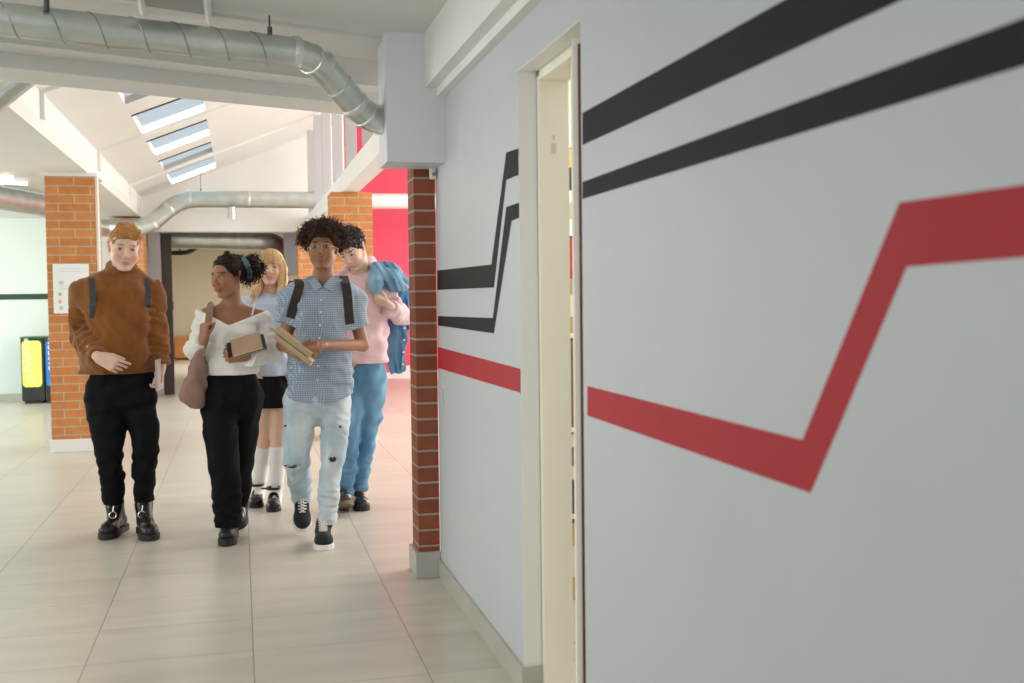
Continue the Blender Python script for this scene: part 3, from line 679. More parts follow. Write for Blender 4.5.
class Head:
    def __init__(s, c, R, sc=1., lip=1., wide=1.): s.c = np.array(c); s.R = R; s.s = sc; s.lip = lip; s.w = wide
    def p(s, *v): return s.c+s.R@(np.array(v)*s.s*np.array([s.w, 1, 1]))
    def loc(s, P): return ((P-s.c)@s.R)/s.s/np.array([s.w, 1, 1])
    def build(s, f, neck, nr, fem=False):
        k = s.s; E = lambda c, r, kk=.012, mode='u': f.ell(s.p(*c), np.array(r)*k*np.array([s.w, 1, 1]), s.R, kk, mode)
        P = lambda a, b, ra, rb, kk=.012: f.cap(s.p(*a), s.p(*b), ra*k, rb*k, kk)
        P((0, .022, -.055), s.loc(neck) if False else tuple(s.loc(np.array(neck))), nr/k, nr*1.08/k, .02)
        E((0, .014, .030), (.074, .093, .088)); E((0, -.030, -.030), (.062, .060, .076), .02)
        jw = .048 if fem else .053
        for x in (-1, 1):
            P((x*jw, .0, -.045), (x*.020, -.058, -.098), .020, .016, .016)
            E((x*.036, -.062, -.026), (.024, .026, .026), .016)
        E((0, -.070, -.100), (.020, .018, .016), .014)
        P((0, -.086, .010), (0, -.106, -.026), .0075, .0105, .010)
        for x in (-1, 1): E((x*.0115, -.100, -.031), (.0085, .010, .0075), .006)
        P((-.036, -.077, .026), (.036, -.077, .026), .010, .010, .012)
        for x in (-1, 1): E((x*.031, -.0945, .006), (.0155, .012, .0085), .008, 's')
        E((0, -.0925, -.0585), (.023*s.lip, .0095, .0060*s.lip), .004); E((0, -.0905, -.0690), (.020*s.lip, .0100, .0068*s.lip), .004)
        for x in (-1, 1):
            f.cap(s.p(x*.072, .008, -.022), s.p(x*.079, .018, .018), .0095*k, .0125*k, .006, sq=(s.R@np.array([1, 0, 0]), 1.7))
        return s
    def color(s, V, base, lipc, brow, blush=(1, 1, 1), browz=.031, stubble=None):
        L = s.loc(V); x, y, z = L.T; col = np.tile(np.array(base, float), (len(V), 1)); ax = np.abs(x)
        def mixin(w, c):
            nonlocal col; w = np.clip(w, 0, 1)[:, None]; col = col*(1-w)+np.array(c)*w
        fr = (y < -.03) & (z > -.13) & (z < .1)
        ch = np.exp(-(((ax-.042)/.018)**2+((z+.030)/.020)**2))*fr; mixin(ch*.6, np.array(base)*np.array(blush))
        mixin((np.exp(-((ax/.012)**2+((z+.028)/.012)**2))*fr)*.5, np.array(base)*np.array(blush))
        ear = (np.abs(ax) > .073) & (np.abs(y) < .04) & (z < .05) & (z > -.05); mixin(ear*.6, np.array(base)*np.array(blush))
        if stubble is not None: mixin((fr & (z < -.045) & (z > -.125))*.25, stubble)
        if stubble is not None: mixin(np.exp(-((ax/.02)**2+((z+.049)/.005)**2))*fr*.55, stubble)
        lp = fr & (y < -.07); w = np.exp(-((ax/(.019*s.lip))**4+((z+.0638)/(.0095*s.lip))**4)); mixin(lp*w*.9, lipc)
        mixin(lp*np.exp(-((ax/.021)**4+((z+.0636)/.0016)**2))*.7, np.array(lipc)*.35)
        bz = browz-.004*((ax-.030)/.018)**2; w = np.exp(-(((ax-.032)/.019)**6+((z-bz)/.0048)**4)); mixin(fr*w*.85, brow)
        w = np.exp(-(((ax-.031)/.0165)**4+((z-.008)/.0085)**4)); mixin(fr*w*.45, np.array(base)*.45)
        return col
    def eyes(s, parent, iris=(.10, .06, .03), white=(.48, .45, .41), op=.0052, lash=(.02, .015, .012), look=0.):
        for x in (-1, 1):
            m = MB(); f = Field(s.p(x*.031, -.083, .006)-.02, s.p(x*.031, -.083, .006)+.02, .0015)
            f.ell(s.p(x*.031, -.0800, .0055), np.array([.0125, .0085, op])*s.s, s.R, .002)
            V, F = f.mesh(1)
            ic = s.p(x*.031+look*.003, -.088, .006)
            def cf(P, ic=ic, x=x):
                d = np.linalg.norm((P-ic)@s.R*np.array([1, .4, 1]), axis=1); c = np.tile(np.array(white), (len(P), 1))
                c[d < .0066*s.s] = iris; zz = s.loc(P)[:, 2]; c[zz > .0055+op*.62] = lash; return c
            np_mesh('eye', V, F, M['eye'], parent, cf)
M['eye'] = mat('moist_eye', (.8, .8, .8), .15, attr=True)

def hand(f, wrist, fdir, palm_n, side, sc=1., curl=(25, 30, 20), spread=.05, thumb=(.5, .35), r0=.0088, kk=.006, fcurl=None):
    """wrist point, direction of the fingers, palm normal (the palm faces it), side = +1/-1 thumb side along cross(fdir,palm_n)"""
    d = np.array(fdir, float); d /= np.linalg.norm(d); n = np.array(palm_n, float); n -= d*(n@d); n /= np.linalg.norm(n); t = np.cross(d, n)*side
    w = np.array(wrist, float); S = sc
    for q, (ln) in zip((-.030, -.010, .010, .030), (.082, .088, .090, .086)):
        f.cap(w+t*q*.6*S, w+d*ln*S+t*q*S, .0145*S, .0115*S, .012)
    f.cap(w-d*.02*S, w+d*.03*S, .0215*S, .021*S, .014, sq=(n, 1.25))
    ends = []
    for i, (q, ln) in enumerate(zip((-.031, -.0105, .0105, .031), (.060, .073, .079, .070))):
        p = w+d*(.084+.006*(i > 0))*S+t*q*S; dd = d+t*(i-1.5)*spread; dd /= np.linalg.norm(dd); a = 0
        cc = curl if fcurl is None else fcurl[i]
        L = [ln*.46*S, ln*.32*S, ln*.26*S]; rr = [r0*S*(1.0 if i else .9), r0*.92*S*(1 if i else .9), r0*.85*S*(1 if i else .9), r0*.72*S*(1 if i else .9)]
        for j in range(3):
            a += math.radians(cc[j]); v = dd*math.cos(a)+n*math.sin(a); q2 = p+v*L[j]; f.cap(p, q2, rr[j], rr[j+1], .003 if j else kk); p = q2
        ends.append(p)
    b = w+d*.022*S+t*.026*S; v = d*.62+t*thumb[0]*1.1+n*thumb[1]; v /= np.linalg.norm(v); p1 = b+v*.042*S; v2 = d*.85+t*thumb[0]*.35+n*thumb[1]*.9; v2 /= np.linalg.norm(v2)
    p2 = p1+v2*.032*S; p3 = p2+(v2*.8+d*.3)/np.linalg.norm(v2*.8+d*.3)*.026*S
    f.cap(b, p1, .0150*S, .0110*S, .010); f.cap(p1, p2, .0108*S, .0098*S, .003); f.cap(p2, p3, .0098*S, .0080*S, .003)
    return ends

def bounds(pts, pad): P = np.array(pts); return P.min(0)-pad, P.max(0)+pad

def skin(name, col=None): return mat(name, (.6, .4, .3), .5, attr=True, spec=.35, var=.04, vscale=30)

def build_body(J, head, parent, m, colfn, gp=1., fem=False, hands=None, thin=1., torso=True, nr=.055, leg=(.068, .050, .036), h=.0042, k_arm=1.):
    """one continuous figure: head, neck, trunk, arms with hands, legs and feet"""
    pts = list(v for v in J.values()); lo, hi = bounds(pts, .13); hi[2] = head.p(0, 0, .13)[2]+.03; lo[2] = -.0
    lo[2] = min(J['anL'][2], J['anR'][2])-.03
    f = Field(lo, hi, h)
    nb = J['neck']; sl, sr, hl, hr = J['shL'], J['shR'], J['hipL'], J['hipR']
    sw = np.linalg.norm(sr-sl)/2; hw = np.linalg.norm(hr-hl)/2; sm = (sl+sr)/2; hm = (hl+hr)/2; yaw = math.atan2(sr[1]-sl[1], sr[0]-sl[0])
    ry = .088*gp if fem else .10*gp; L = lambda t: hm+(sm-hm)*t
    secs = [(*L(-.02), hw+.055*gp, ry*1.02), (*L(.14), hw+.062*gp, ry), (*L(.42), (hw+.045 if fem else hw+.055)*gp, ry*.86), (*L(.72), sw*.90, ry*1.02), (*L(.90), sw*.94, ry*.95), (*L(1.0), sw*.80, ry*.72), (*L(1.07), sw*.48, ry*.5)]
    f.loft(secs, 2.2, .03, yaw=yaw)
    head.build(f, nb, nr, fem)
    f.cap(nb+[0, .01, .02], nb+[0, .01, -.06], nr*1.05, nr*1.5, .03)
    for s_, q in (('L', sl), ('R', sr)):
        f.cap(nb+(q-nb)*.25+[0, .015, -.012], q, .040, .050*thin, .03)
        f.cap(q, J['el'+s_], .050*thin*k_arm, .040*thin*k_arm, .02); f.cap(J['el'+s_], J['wr'+s_], .040*thin*k_arm, .0235*thin**.5, .015)
        f.cap(J['hip'+s_], J['kn'+s_], leg[0]*1.1, leg[1], .03); f.cap(J['kn'+s_], J['an'+s_], leg[1]*.98, leg[2], .015)
        kn, an = J['kn'+s_], J['an'+s_]; f.cap(kn*.85+an*.15+[0, .018, 0], kn*.55+an*.45+[0, .012, 0], leg[1]*.88, leg[1]*.80, .02)
    for hd in (hands or []): hand(f, **hd)
    V, F = f.mesh(1)
    return np_mesh('body', V, F, m, parent, colfn), f

def curls(m, centers, dirs, length, r, n, wob, seed, turns=2.2, coil=.008, sides=4, seg=9):
    """many little corkscrew locks"""
    rnd = np.random.RandomState(seed)
    for _ in range(n):
        i = rnd.randint(len(centers)); c = centers[i]+rnd.normal(size=3)*wob; d = dirs[i]+rnd.normal(size=3)*.45; d /= np.linalg.norm(d)
        u = np.cross(d, rnd.normal(size=3)); u /= np.linalg.norm(u); v = np.cross(d, u); L = length*rnd.uniform(.5, 1.15); ph = rnd.uniform(0, 6.28); sag = np.array([0, 0, -1.])*L*rnd.uniform(.0, .35)
        pts = [c+d*L*t+sag*t*t+coil*rnd.uniform(.8, 1.2)*(math.cos(ph+t*turns*6.28)*u+math.sin(ph+t*turns*6.28)*v)*min(1, t*3) for t in np.linspace(0, 1, seg)]
        m.tube(pts, [r*(1-.55*t) for t in np.linspace(0, 1, seg)], sides)
    return m

# ---------------------------------------------- cloth materials
def cloth_pattern(name, base, line, wl, th, rough=.8, second=None):
    m = bpy.data.materials.new(name); m.use_nodes = True; nt = m.node_tree; b = nt.nodes['Principled BSDF']; b.inputs['Roughness'].default_value = rough; b.inputs['Specular IOR Level'].default_value = .2
    tc = nn(nt, 'ShaderNodeTexCoord'); sp = nn(nt, 'ShaderNodeSeparateXYZ'); nt.links.new(tc.outputs['Object'], sp.inputs[0])
    def mth(op, a, bb=None):
        n = nn(nt, 'ShaderNodeMath', operation=op)
        for i, v in enumerate((a, bb)):
            if v is None: continue
            if isinstance(v, (int, float)): n.inputs[i].default_value = v
            else: nt.links.new(v, n.inputs[i])
        return n.outputs[0]
    a = mth('GREATER_THAN', mth('SINE', mth('MULTIPLY', mth('ADD', sp.outputs[0], mth('MULTIPLY', sp.outputs[1], .6)), 2*math.pi/wl)), th)
    c = mth('GREATER_THAN', mth('SINE', mth('MULTIPLY', sp.outputs[2], 2*math.pi/wl)), th)
    s = mth('MULTIPLY', mth('ADD', a, c), .5)
    mi = nn(nt, 'ShaderNodeMix', data_type='RGBA'); nt.links.new(s, mi.inputs['Factor']); mi.inputs[6].default_value = (*base, 1); mi.inputs[7].default_value = (*line, 1)
    nt.links.new(mi.outputs[2], b.inputs['Base Color']); return m

# ------------------------------------------------------------------ shared clothing helpers
def psecs(rows, y0):
    """rows (left px, right px, py, half depth[, dy]) -> loft sections"""
    out = []
    for r in rows:
        dy = r[4] if len(r) > 4 else 0
        a = A(r[0], r[2], y0+dy); b = A(r[1], r[2], y0+dy); out.append(((a[0]+b[0])/2, y0+dy, (a[2]+b[2])/2, (b[0]-a[0])/2, r[3]))
    return out
def surf_y(f, x, z, out=.0):
    i = int(round((x-f.lo[0])/f.h)); k = int(round((z-f.lo[2])/f.h)); i = min(max(i, 0), f.D.shape[0]-1); k = min(max(k, 0), f.D.shape[2]-1)
    c = np.where(f.D[i, :, k] < 0)[0]
    return None if not len(c) else f.ax[1][c[0]]-out
def surf_top(f, x, y, out=0.):
    i = int(round((x-f.lo[0])/f.h)); j = int(round((y-f.lo[1])/f.h)); i = min(max(i, 0), f.D.shape[0]-1); j = min(max(j, 0), f.D.shape[1]-1)
    c = np.where(f.D[i, j, :] < 0)[0]
    return None if not len(c) else f.ax[2][c[-1]]+out
def ribbon(m, pts, nrm, w, th):
    """flat strap along pts; nrm = outward normals"""
    pts = [np.array(p, float) for p in pts]; vs = []; n = len(pts)
    for i, p in enumerate(pts):
        t = pts[min(i+1, n-1)]-pts[max(i-1, 0)]; t /= np.linalg.norm(t); q = np.array(nrm[i] if isinstance(nrm, list) else nrm, float); q -= t*(q@t); q /= np.linalg.norm(q); s_ = np.cross(t, q)
        for a, b in ((-1, -1), (1, -1), (1, 1), (-1, 1)): vs.append(p+s_*w/2*a+q*th/2*b)
    fs = [(i*4+k, i*4+(k+1) % 4, i*4+4+(k+1) % 4, i*4+4+k) for i in range(n-1) for k in range(4)]+[(3, 2, 1, 0), tuple(range(4*n-4, 4*n))]
    m.add(vs, fs); return m
def bez(pts, n=16):
    """smooth curve through points"""
    P_ = [np.array(p, float) for p in pts]; P_ = [2*P_[0]-P_[1]]+P_+[2*P_[-1]-P_[-2]]; out = []
    for i in range(1, len(P_)-2):
        for t in np.linspace(0, 1, n, endpoint=False):
            a, b, c, d = P_[i-1:i+3]; out.append(.5*((2*b)+(c-a)*t+(2*a-5*b+4*c-d)*t*t+(3*b-a-3*c+d)*t**3))
    out.append(P_[-2]); return out

def shoe(parent, T, H, up, ankle, kind, mats, wd=1., name='shoe', shaft=.052, seed=0):
    """T toe tip and H heel end on the sole's underside"""
    T, H, up, ankle = [np.array(v, float) for v in (T, H, up, ankle)]; d = T-H; L = np.linalg.norm(d); d /= L; up -= d*(up@d); up /= np.linalg.norm(up); s_ = np.cross(d, up)
    pt = lambda a, l, u: H+d*a*L+s_*l*wd+up*u
    st = {'boot': .036, 'sneaker': .030, 'oxford': .026, 'maryjane': .022, 'chunky': .042}[kind]
    lo, hi = bounds([T, H, ankle, ankle+[0, 0, .06]], .075); f = Field(lo, hi, .0045)
    uz = st+.022
    f.cap(pt(.16, 0, uz+.008), pt(.45, 0, uz+.010), .034*wd, .034*wd, .02); f.cap(pt(.45, 0, uz+.010), pt(.84, 0, uz-.002), .034*wd, .034*wd, .02, sq=(up, 1.15))
    f.ell(pt(.74, 0, st+.012), np.array([L*.25, .046*wd, .040]), np.stack([d, s_, up], 1), .02)
    if kind in ('boot', 'chunky'):
        f.cap(pt(.24, 0, uz+.01), ankle, .042, shaft, .02, flat=(0, 1)); f.cap(pt(.52, 0, uz+.014), ankle+(ankle-pt(.24, 0, uz))*-.1+d*.012, .032, .044, .02)
    elif kind == 'sneaker':
        f.cap(pt(.22, 0, uz+.01), ankle, .038, shaft*.92, .02, flat=(0, 1)); f.cap(pt(.55, 0, uz+.01), pt(.32, 0, uz+.055), .030, .034, .02)
    elif kind == 'oxford':
        f.cap(pt(.20, 0, uz+.01), pt(.20, 0, .085), .035, .040, .02, flat=(0, 1)); f.cap(pt(.55, 0, uz+.006), pt(.34, 0, .080), .030, .030, .02)
    f.cut(pt(0, 0, st-.004), -up)
    if kind == 'maryjane':
        f.cap(pt(.20, 0, uz), pt(.20, 0, .06), .034, .032, .02)
        f.ell(pt(.42, 0, .075), np.array([L*.24, .030, .042]), np.stack([d, s_, up], 1), .006, 's')
    V, F = f.mesh(1); sh = np_mesh(name, V, F, mats[0], parent)
    prof = [(0, .022), (.02, .030), (.10, .036), (.30, .034), (.48, .036), (.66, .046), (.80, .046), (.91, .036), (.98, .018), (1.0, 0)]
    out = [(a, l) for a, l in prof]+[(a, -l) for a, l in prof[::-1][1:]]
    g = 1.06 if kind != 'oxford' else 1.02
    m = MB(); ring0 = [pt(a*1.02-.01, l*g, 0.0) for a, l in out]; ring1 = [pt(a*1.02-.01, l*g*(1.0), st) for a, l in out]
    n = len(out); m.add(ring0+ring1, [tuple(range(n))[::-1], tuple(range(n, 2*n))]+[(i, (i+1) % n, n+(i+1) % n, n+i) for i in range(n)])
    so = m.build('sole', mats[1], sh, bevel=.004)
    if kind in ('sneaker', 'boot', 'chunky', 'oxford'):
        m = MB(); k = {'sneaker': 6, 'boot': 6, 'chunky': 4, 'oxford': 4}[kind]; r = .0042 if kind == 'sneaker' else .0028
        top0 = pt(.66, 0, uz+.034); top1 = (ankle-up*.012+d*(shaft*.9)) if kind != 'oxford' else pt(.40, 0, .112)
        if kind == 'sneaker': top0 = pt(.70, 0, uz+.034); top1 = pt(.45, 0, uz+.088)
        for i in range(k):
            c = top0+(top1-top0)*i/(k-1)
            out_ = np.cross(s_, (top1-top0)); out_ /= np.linalg.norm(out_); out_ = out_ if out_@d > 0 or out_@up > 0 else -out_
            w_ = .020+.004*i/k
            for sg in (-1, 1): m.tube([c+s_*w_*sg-out_*.010, c+s_*w_*.5*sg+out_*.004, c+s_*w_*-.4*sg+out_*.005+(top1-top0)/(k-1)*.7], r, 6)
        m.build('lace', mats[2], sh, smooth=True)
    return sh, pt
LEATHER = mat('black_leather', (.006, .007, .007), .28, bump=.15, bscale=90, spec=.45)
LEATHER2 = mat('dark_brown_leather', (.02, .015, .014), .15, bump=.1, bscale=90, spec=.7)
BLACKRUB = mat('black_rubber_sole', (.010, .010, .010), .6)
CANVAS = mat('black_canvas', (.008, .010, .014), .85, bump=.3, bscale=300)
WHITERUB = mat('white_rubber', (.78, .77, .74), .5)
LACEW = mat('white_lace', (.75, .74, .71), .8)
LACEB = mat('black_lace', (.015, .015, .015), .7)
SOLEBR = mat('worn_brown_sole', (.16, .12, .08), .6)
STEEL = mat('polished_steel', (.7, .7, .68), .2, metal=1)

def wedge(rows): return np.array(rows, float)
HAIRLINE = wedge([(-.13, .072), (-.092, .062), (-.06, .050), (-.045, .026), (-.030, .012), (-.012, -.012), (.010, .015), (.028, .0), (.05, -.045), (.13, -.070)])
def hair_cut(f, hd, line, soft=0.):
    """keep what lies above the hairline given as (back, up) pairs in head coordinates"""
    X, Y, Z = np.meshgrid(*f.ax, indexing='ij'); Pq = np.stack([X.ravel(), Y.ravel(), Z.ravel()], 1); L = hd.loc(Pq)
    fl = np.interp(L[:, 1], line[:, 0], line[:, 1]); fl = fl-.010*np.clip((np.abs(L[:, 0])-.045)/.02, 0, 1)*(L[:, 1] < -.03)
    f.D = np.maximum(f.D, ((fl-L[:, 2])*hd.s).reshape(f.D.shape)*.8).astype(np.float32); return f
def hair_mat(name, c, streak=.25, rough=.45, bump=.35, spec=.18):
    return mat(name, c, rough, var=streak, vscale=26, bump=bump, bscale=55, stretch=(3.2, 3.2, .8), spec=spec)

# ================================================================== 1. person in the rust turtleneck
y0 = 6.50; Q = lambda px, py, dy=0., y0=y0: A(px, py, y0+dy)
root = thing('person', 'person with ginger hair in a rust-brown turtleneck jumper, black trousers and black boots, walking', 'person', tuple(Q(125, 400)*[1, 1, 0]), 'students walking along the corridor')
hd = Head(Q(124.4, 248.2, -.045), rotm(13, 11, 5), 1.02, 1.0, 1.09)
J = dict(neck=Q(121, 283, .03), shL=Q(87, 293), shR=Q(152, 294), elL=Q(77, 332, .03), elR=Q(157, 331, .02), wrL=Q(99, 357.5, -.22), wrR=Q(162, 366, -.04),
         hipL=Q(106, 394), hipR=Q(138, 394), knL=Q(109.5, 448, -.03), knR=Q(144.5, 445, -.05), anL=Q(114, 511, .08), anR=Q(143.5, 509, .06))
SK1 = skin('fair_skin')
base = (.74, .49, .39)
cf = lambda V, hd=hd: hd.color(V, base, (.60, .20, .19), (.42, .22, .10), (1.05, .62, .58), stubble=None)
hands = [dict(wrist=J['wrL'], fdir=(.86, -.22, -.42), palm_n=(.15, 1, -.15), side=1, sc=1.02, fcurl=[(35, 50, 35), (30, 45, 30), (22, 35, 25), (6, 16, 12)], spread=.05, thumb=(.25, .35)),
         dict(wrist=J['wrR'], fdir=(-.08, -.05, -1), palm_n=(-1, -.1, 0), side=-1, sc=1.0, curl=(38, 52, 30), thumb=(.5, .45))]
body, bf = build_body(J, hd, root, SK1, cf, hands=hands, gp=.95, thin=.84, leg=(.06, .042, .032))
hd.eyes(root, (.12, .13, .12), op=.0050)
# hair
f = Field(hd.c-.15, hd.c+.17, .0035)
f.ell(hd.p(0, .020, .036), np.array([.083, .098, .094])*hd.s, hd.R, .02); f.cap(hd.p(-.035, -.050, .098), hd.p(.045, -.055, .096), .024, .026, .03); f.cap(hd.p(-.03, 0, .118), hd.p(.03, .0, .118), .02, .02, .03)
f.noise(3, .030, .003); hair_cut(f, hd, HAIRLINE+np.array([[0, .014]]*2+[[0, .006]]+[[0, -.002]]*2+[[0, .002]]*5))
for k_, x in enumerate(np.linspace(-.055, .055, 9)): f.cap(hd.p(x, -.083+abs(x)*.5, .090), hd.p(x+.012, -.086+abs(x)*.6, .072+.006*math.sin(k_*2.3)), .012, .006, .010)
V, F = f.mesh(1); np_mesh('hair', V, F, hair_mat('ginger_hair', (.40, .185, .055)), root)
# jumper
RUST = mat('rust_brown_knit', (.25, .088, .018), .9, bump=.5, bscale=260, var=.10, vscale=9, spec=.15, sheen=.3)
f = Field(*bounds([Q(62, 258, -.4), Q(172, 380, .3)], .03), .006)
f.loft(psecs([(107, 134, 266.5, .05, .03), (99, 141, 271, .07, .025), (90, 149, 276, .085, .015), (85, 153, 282, .10), (83, 154, 291, .12), (85, 152, 308, .138), (83, 151, 330, .140), (79, 153, 350, .145), (77, 155, 362, .145), (80, 154.5, 373, .134), (80, 154.5, 381, .134)], y0), 2.3, .02)
f.chain([Q(88, 290, .01), Q(83, 298), Q(77.5, 316, .015), Q(77.5, 334, .03)], [.060, .073, .070, .067], .035)
f.cap(Q(77, 332, .03), Q(97, 356.5, -.19), .068, .047, .025, flat=(0, 1))
f.chain([Q(148, 290, .01), Q(152.5, 299), Q(156.5, 334, .02), Q(161.5, 364, -.03)], [.058, .070, .062, .046], .03, flat=(0, 1))
f.rings(Q(84, 300), Q(77, 332, .03), .052, .006, .11); f.rings(Q(77, 332, .03), Q(97, 356, -.19), .045, .006, .10, 1.); f.rings(Q(153, 300), Q(157, 332), .05, .006, .11, 2); f.rings(Q(157, 330), Q(161.5, 364), .040, .006, .09)
f.noise(11, .16, .009, (1, .6, .8)); f.noise(12, .07, .0035, (.6, .4, 1))
f.rings(Q(116, 350), Q(116, 376), .016, .0035, .35)
f.hem(Q(120, 373), c=Q(120, 373), r=.24); f.cap(Q(120.5, 284, .02), Q(121.5, 258, .0), .088, .079, .022); f.rings(Q(121, 284, .02), Q(121.5, 262.5, -.01), .030, .0028, .14)
f.cut(Q(121.5, 270.5, -.09), (.08, -.42, 1), r=.14, c=Q(121.5, 262, 0))
V, F = f.mesh(2); np_mesh('turtleneck_jumper', V, F, RUST, root); jf = f
# cuffs
# trousers
BLK = mat('black_twill', (.007, .007, .008), .85, bump=.15, bscale=200, spec=.12)
f = Field(*bounds([Q(80, 366, -.2), Q(160, 506, .2)], .05), .006)
f.loft(psecs([(90, 149, 368, .09), (86, 153, 375, .11), (84.5, 155.5, 385, .125), (86, 156, 402, .115), (94, 152, 413, .06)], y0), 2.4, .02)
f.chain([Q(105.5, 400), Q(108, 425, -.02), Q(109.5, 450, -.04), Q(114, 505, .08)], [.108, .096, .077, .055], .02, flat=(0, 1))
f.chain([Q(139.5, 400), Q(143.5, 425, -.03), Q(145, 446, -.05), Q(143.5, 502, .06)], [.092, .078, .070, .056], .02, flat=(0, 1))
f.noise(21, .11, .006, (1, .5, .7)); f.rings(Q(109.5, 440, -.04), Q(113.5, 505, .02), .06, .0035, .12); f.rings(Q(145, 436, -.05), Q(143.5, 502, -.02), .065, .0035, .12, 2); f.rings(Q(106, 395), Q(109, 440), .06, .004, .16, 1)
f.hem(Q(114, 504, .08), c=Q(114, 504, .08), r=.085); f.hem(Q(143.5, 501, .06), c=Q(143.5, 501, .06), r=.085)
V, F = f.mesh(2); np_mesh('trousers', V, F, BLK, root)
G = lambda px, py: on(px, py, 2, 0.)
for (ank, toe, heel, sg) in ((Q(114.5, 503, .08), G(104, 540.5), None, -1), (Q(143.5, 502, .06), G(151.5, 541.5), None, 1)):
    an = ank.copy(); a0 = an.copy(); a0[2] = 0; dv = toe-a0; dv /= np.linalg.norm(dv); H_ = toe-dv*.30
    sh, pt = shoe(root, toe, H_, (0, 0, 1), an, 'boot', (LEATHER, BLACKRUB, LACEB), wd=1.14, name='boot', shaft=.050)
    m = MB(); c = an+np.array([-.002, -.080 if an[0] < -.6 else -.094, -.055]); m.tube([c+.019*np.array([math.cos(a), 0, math.sin(a)]) for a in np.linspace(0, 2*math.pi, 17)], .0042, 6, caps=False)
    m.tube([c+[0, 0, .018], c+[.004, .006, .05]], .003, 5)
    m.build('ring_charm', STEEL, sh, smooth=True)
# backpack with straps
bp = thing('backpack', 'dark backpack worn by the person in the rust jumper, only its straps in view', 'backpack', tuple(Q(121, 320, .24)))
f = Field(*bounds([Q(95, 285, .14), Q(145, 355, .34)], .06), .010); f.loft(psecs([(100, 141, 290, .05, .25), (96, 146, 315, .07, .25), (97, 145, 345, .07, .25), (101, 141, 352, .05, .25)], y0), 3, .02)
V, F = f.mesh(1); np_mesh('pack', V, F, mat('black_nylon', (.015, .017, .02), .6), bp)
STRAP = mat('dark_slate_strap', (.03, .045, .055), .5)
def strap_on(f, pxs, back, w=.032, out=.006, nm='strap', parent=None, m=None):
    pts = []
    for (px, py) in pxs:
        q = Q(px, py); yv = surf_y(f, q[0], q[2], out)
        if yv is None: continue
        for _ in range(2):
            q = A(px, py, yv); yv = surf_y(f, q[0], q[2], out) or yv
        pts.append(np.array([q[0], yv, q[2]]))
    tops = []
    for dy in back:
        x_ = pts[0][0]; z_ = surf_top(f, x_, y0+dy, out)
        if z_ is not None: tops.append(np.array([x_, y0+dy, z_]))
    nt0 = len(tops); pts = bez(tops+pts, 6); base_ = [p.copy() for p in pts]
    for _ in range(25):
        for j_ in range(1, len(pts)-1): pts[j_] = .5*pts[j_]+.25*(pts[j_-1]+pts[j_+1])
    ns = []
    for i_, p in enumerate(pts):
        w_ = min(max((i_/6-nt0+1.2)/1.6, 0), 1); ns.append(np.array([0, -w_, 1.05-w_*.80]))
        if w_ > .6:
            yv = surf_y(f, p[0], p[2], out*.8)
            if yv is not None: p[1] = min(p[1], yv)
    for _ in range(3):
        for j_ in range(1, len(pts)-1): pts[j_][1] = min(pts[j_][1], .5*(pts[j_-1][1]+pts[j_+1][1]))
    mm = MB(); ribbon(mm, pts, ns, w, .006); return mm.build(nm, m or STRAP, parent)
strap_on(jf, [(91.5, 279), (92, 284), (93.2, 290), (93.5, 302), (93, 318)], (.09, .05, .01), parent=bp)
strap_on(jf, [(145, 279), (146.5, 284), (147.5, 290), (148, 297), (147.5, 306)], (.09, .05, .01), parent=bp)
lp = thing('laptop', 'closed thin grey laptop carried on edge beside the rust jumper', 'laptop', tuple(Q(159, 374, -.05)))
lx = Q(159.3, 374, -.1)
LR = Matrix(((1, .05, 0), (-.05, 1, 0), (0, 0, 1)))
MB().box((-.007, -.12, -.088), (.001, .13, .085), rot=LR, c=lx).build('base', mat('grey_aluminium', (.42, .40, .37), .35, metal=.5), lp, bevel=.003)
MB().box((.0015, -.12, -.088), (.007, .13, .085), rot=LR, c=lx).build('lid', mat('pale_aluminium', (.55, .52, .48), .35, metal=.5), lp, bevel=.002)

# ================================================================== 2. person in the white off-shoulder jumper
y0 = 6.30; Q = lambda px, py, dy=0., y0=y0: A(px, py, y0+dy)
root = thing('person', 'person in a white off-shoulder jumper and wide black trousers, dark curly bun, looking left', 'person', tuple(Q(231, 400)*[1, 1, 0]), 'students walking along the corridor')
hd = Head(Q(227.5, 276.5, -.01), rotm(-46, 6, -3), .97, 1.15, 1.0)
J = dict(neck=Q(231.5, 305, .03), shL=Q(207, 316, .01), shR=Q(260, 318, .01), elL=Q(196, 351, .02), elR=Q(271, 350, .0), wrL=Q(203.5, 339, -.19), wrR=Q(244, 356.5, -.21),
         hipL=Q(218, 393), hipR=Q(244, 393), knL=Q(223, 455, -.1), knR=Q(241, 454, .085), anL=Q(228, 533, -.09), anR=Q(239.5, 514, .33))
SK2 = skin('brown_skin'); base2 = (.34, .155, .085)
cf = lambda V, hd=hd: hd.color(V, base2, (.36, .11, .10), (.03, .018, .012), (1.15, .85, .75))
hands = [dict(wrist=J['wrL'], fdir=(.10, -.05, 1), palm_n=(.75, .6, 0), side=-1, sc=.86, curl=(72, 85, 55), spread=.0, thumb=(.0, .55)),
         dict(wrist=J['wrR'], fdir=(-1, -.10, .02), palm_n=(.1, .95, .35), side=-1, sc=.90, curl=(48, 60, 40), spread=.03, thumb=(.35, .5))]
body, bf = build_body(J, hd, root, SK2, cf, hands=hands, fem=True, nr=.044, leg=(.058, .040, .030), gp=.98, thin=.86)
hd.eyes(root, (.03, .015, .01), op=.0056, look=-1)
hb = hair_mat('black_brown_curly_hair', (.018, .010, .007), .3, .6)
f = Field(hd.c-.2, hd.c+.2, .0035)
f.ell(hd.p(0, .024, .038), np.array([.082, .101, .091])*hd.s, hd.R, .01); f.noise(5, .020, .003)
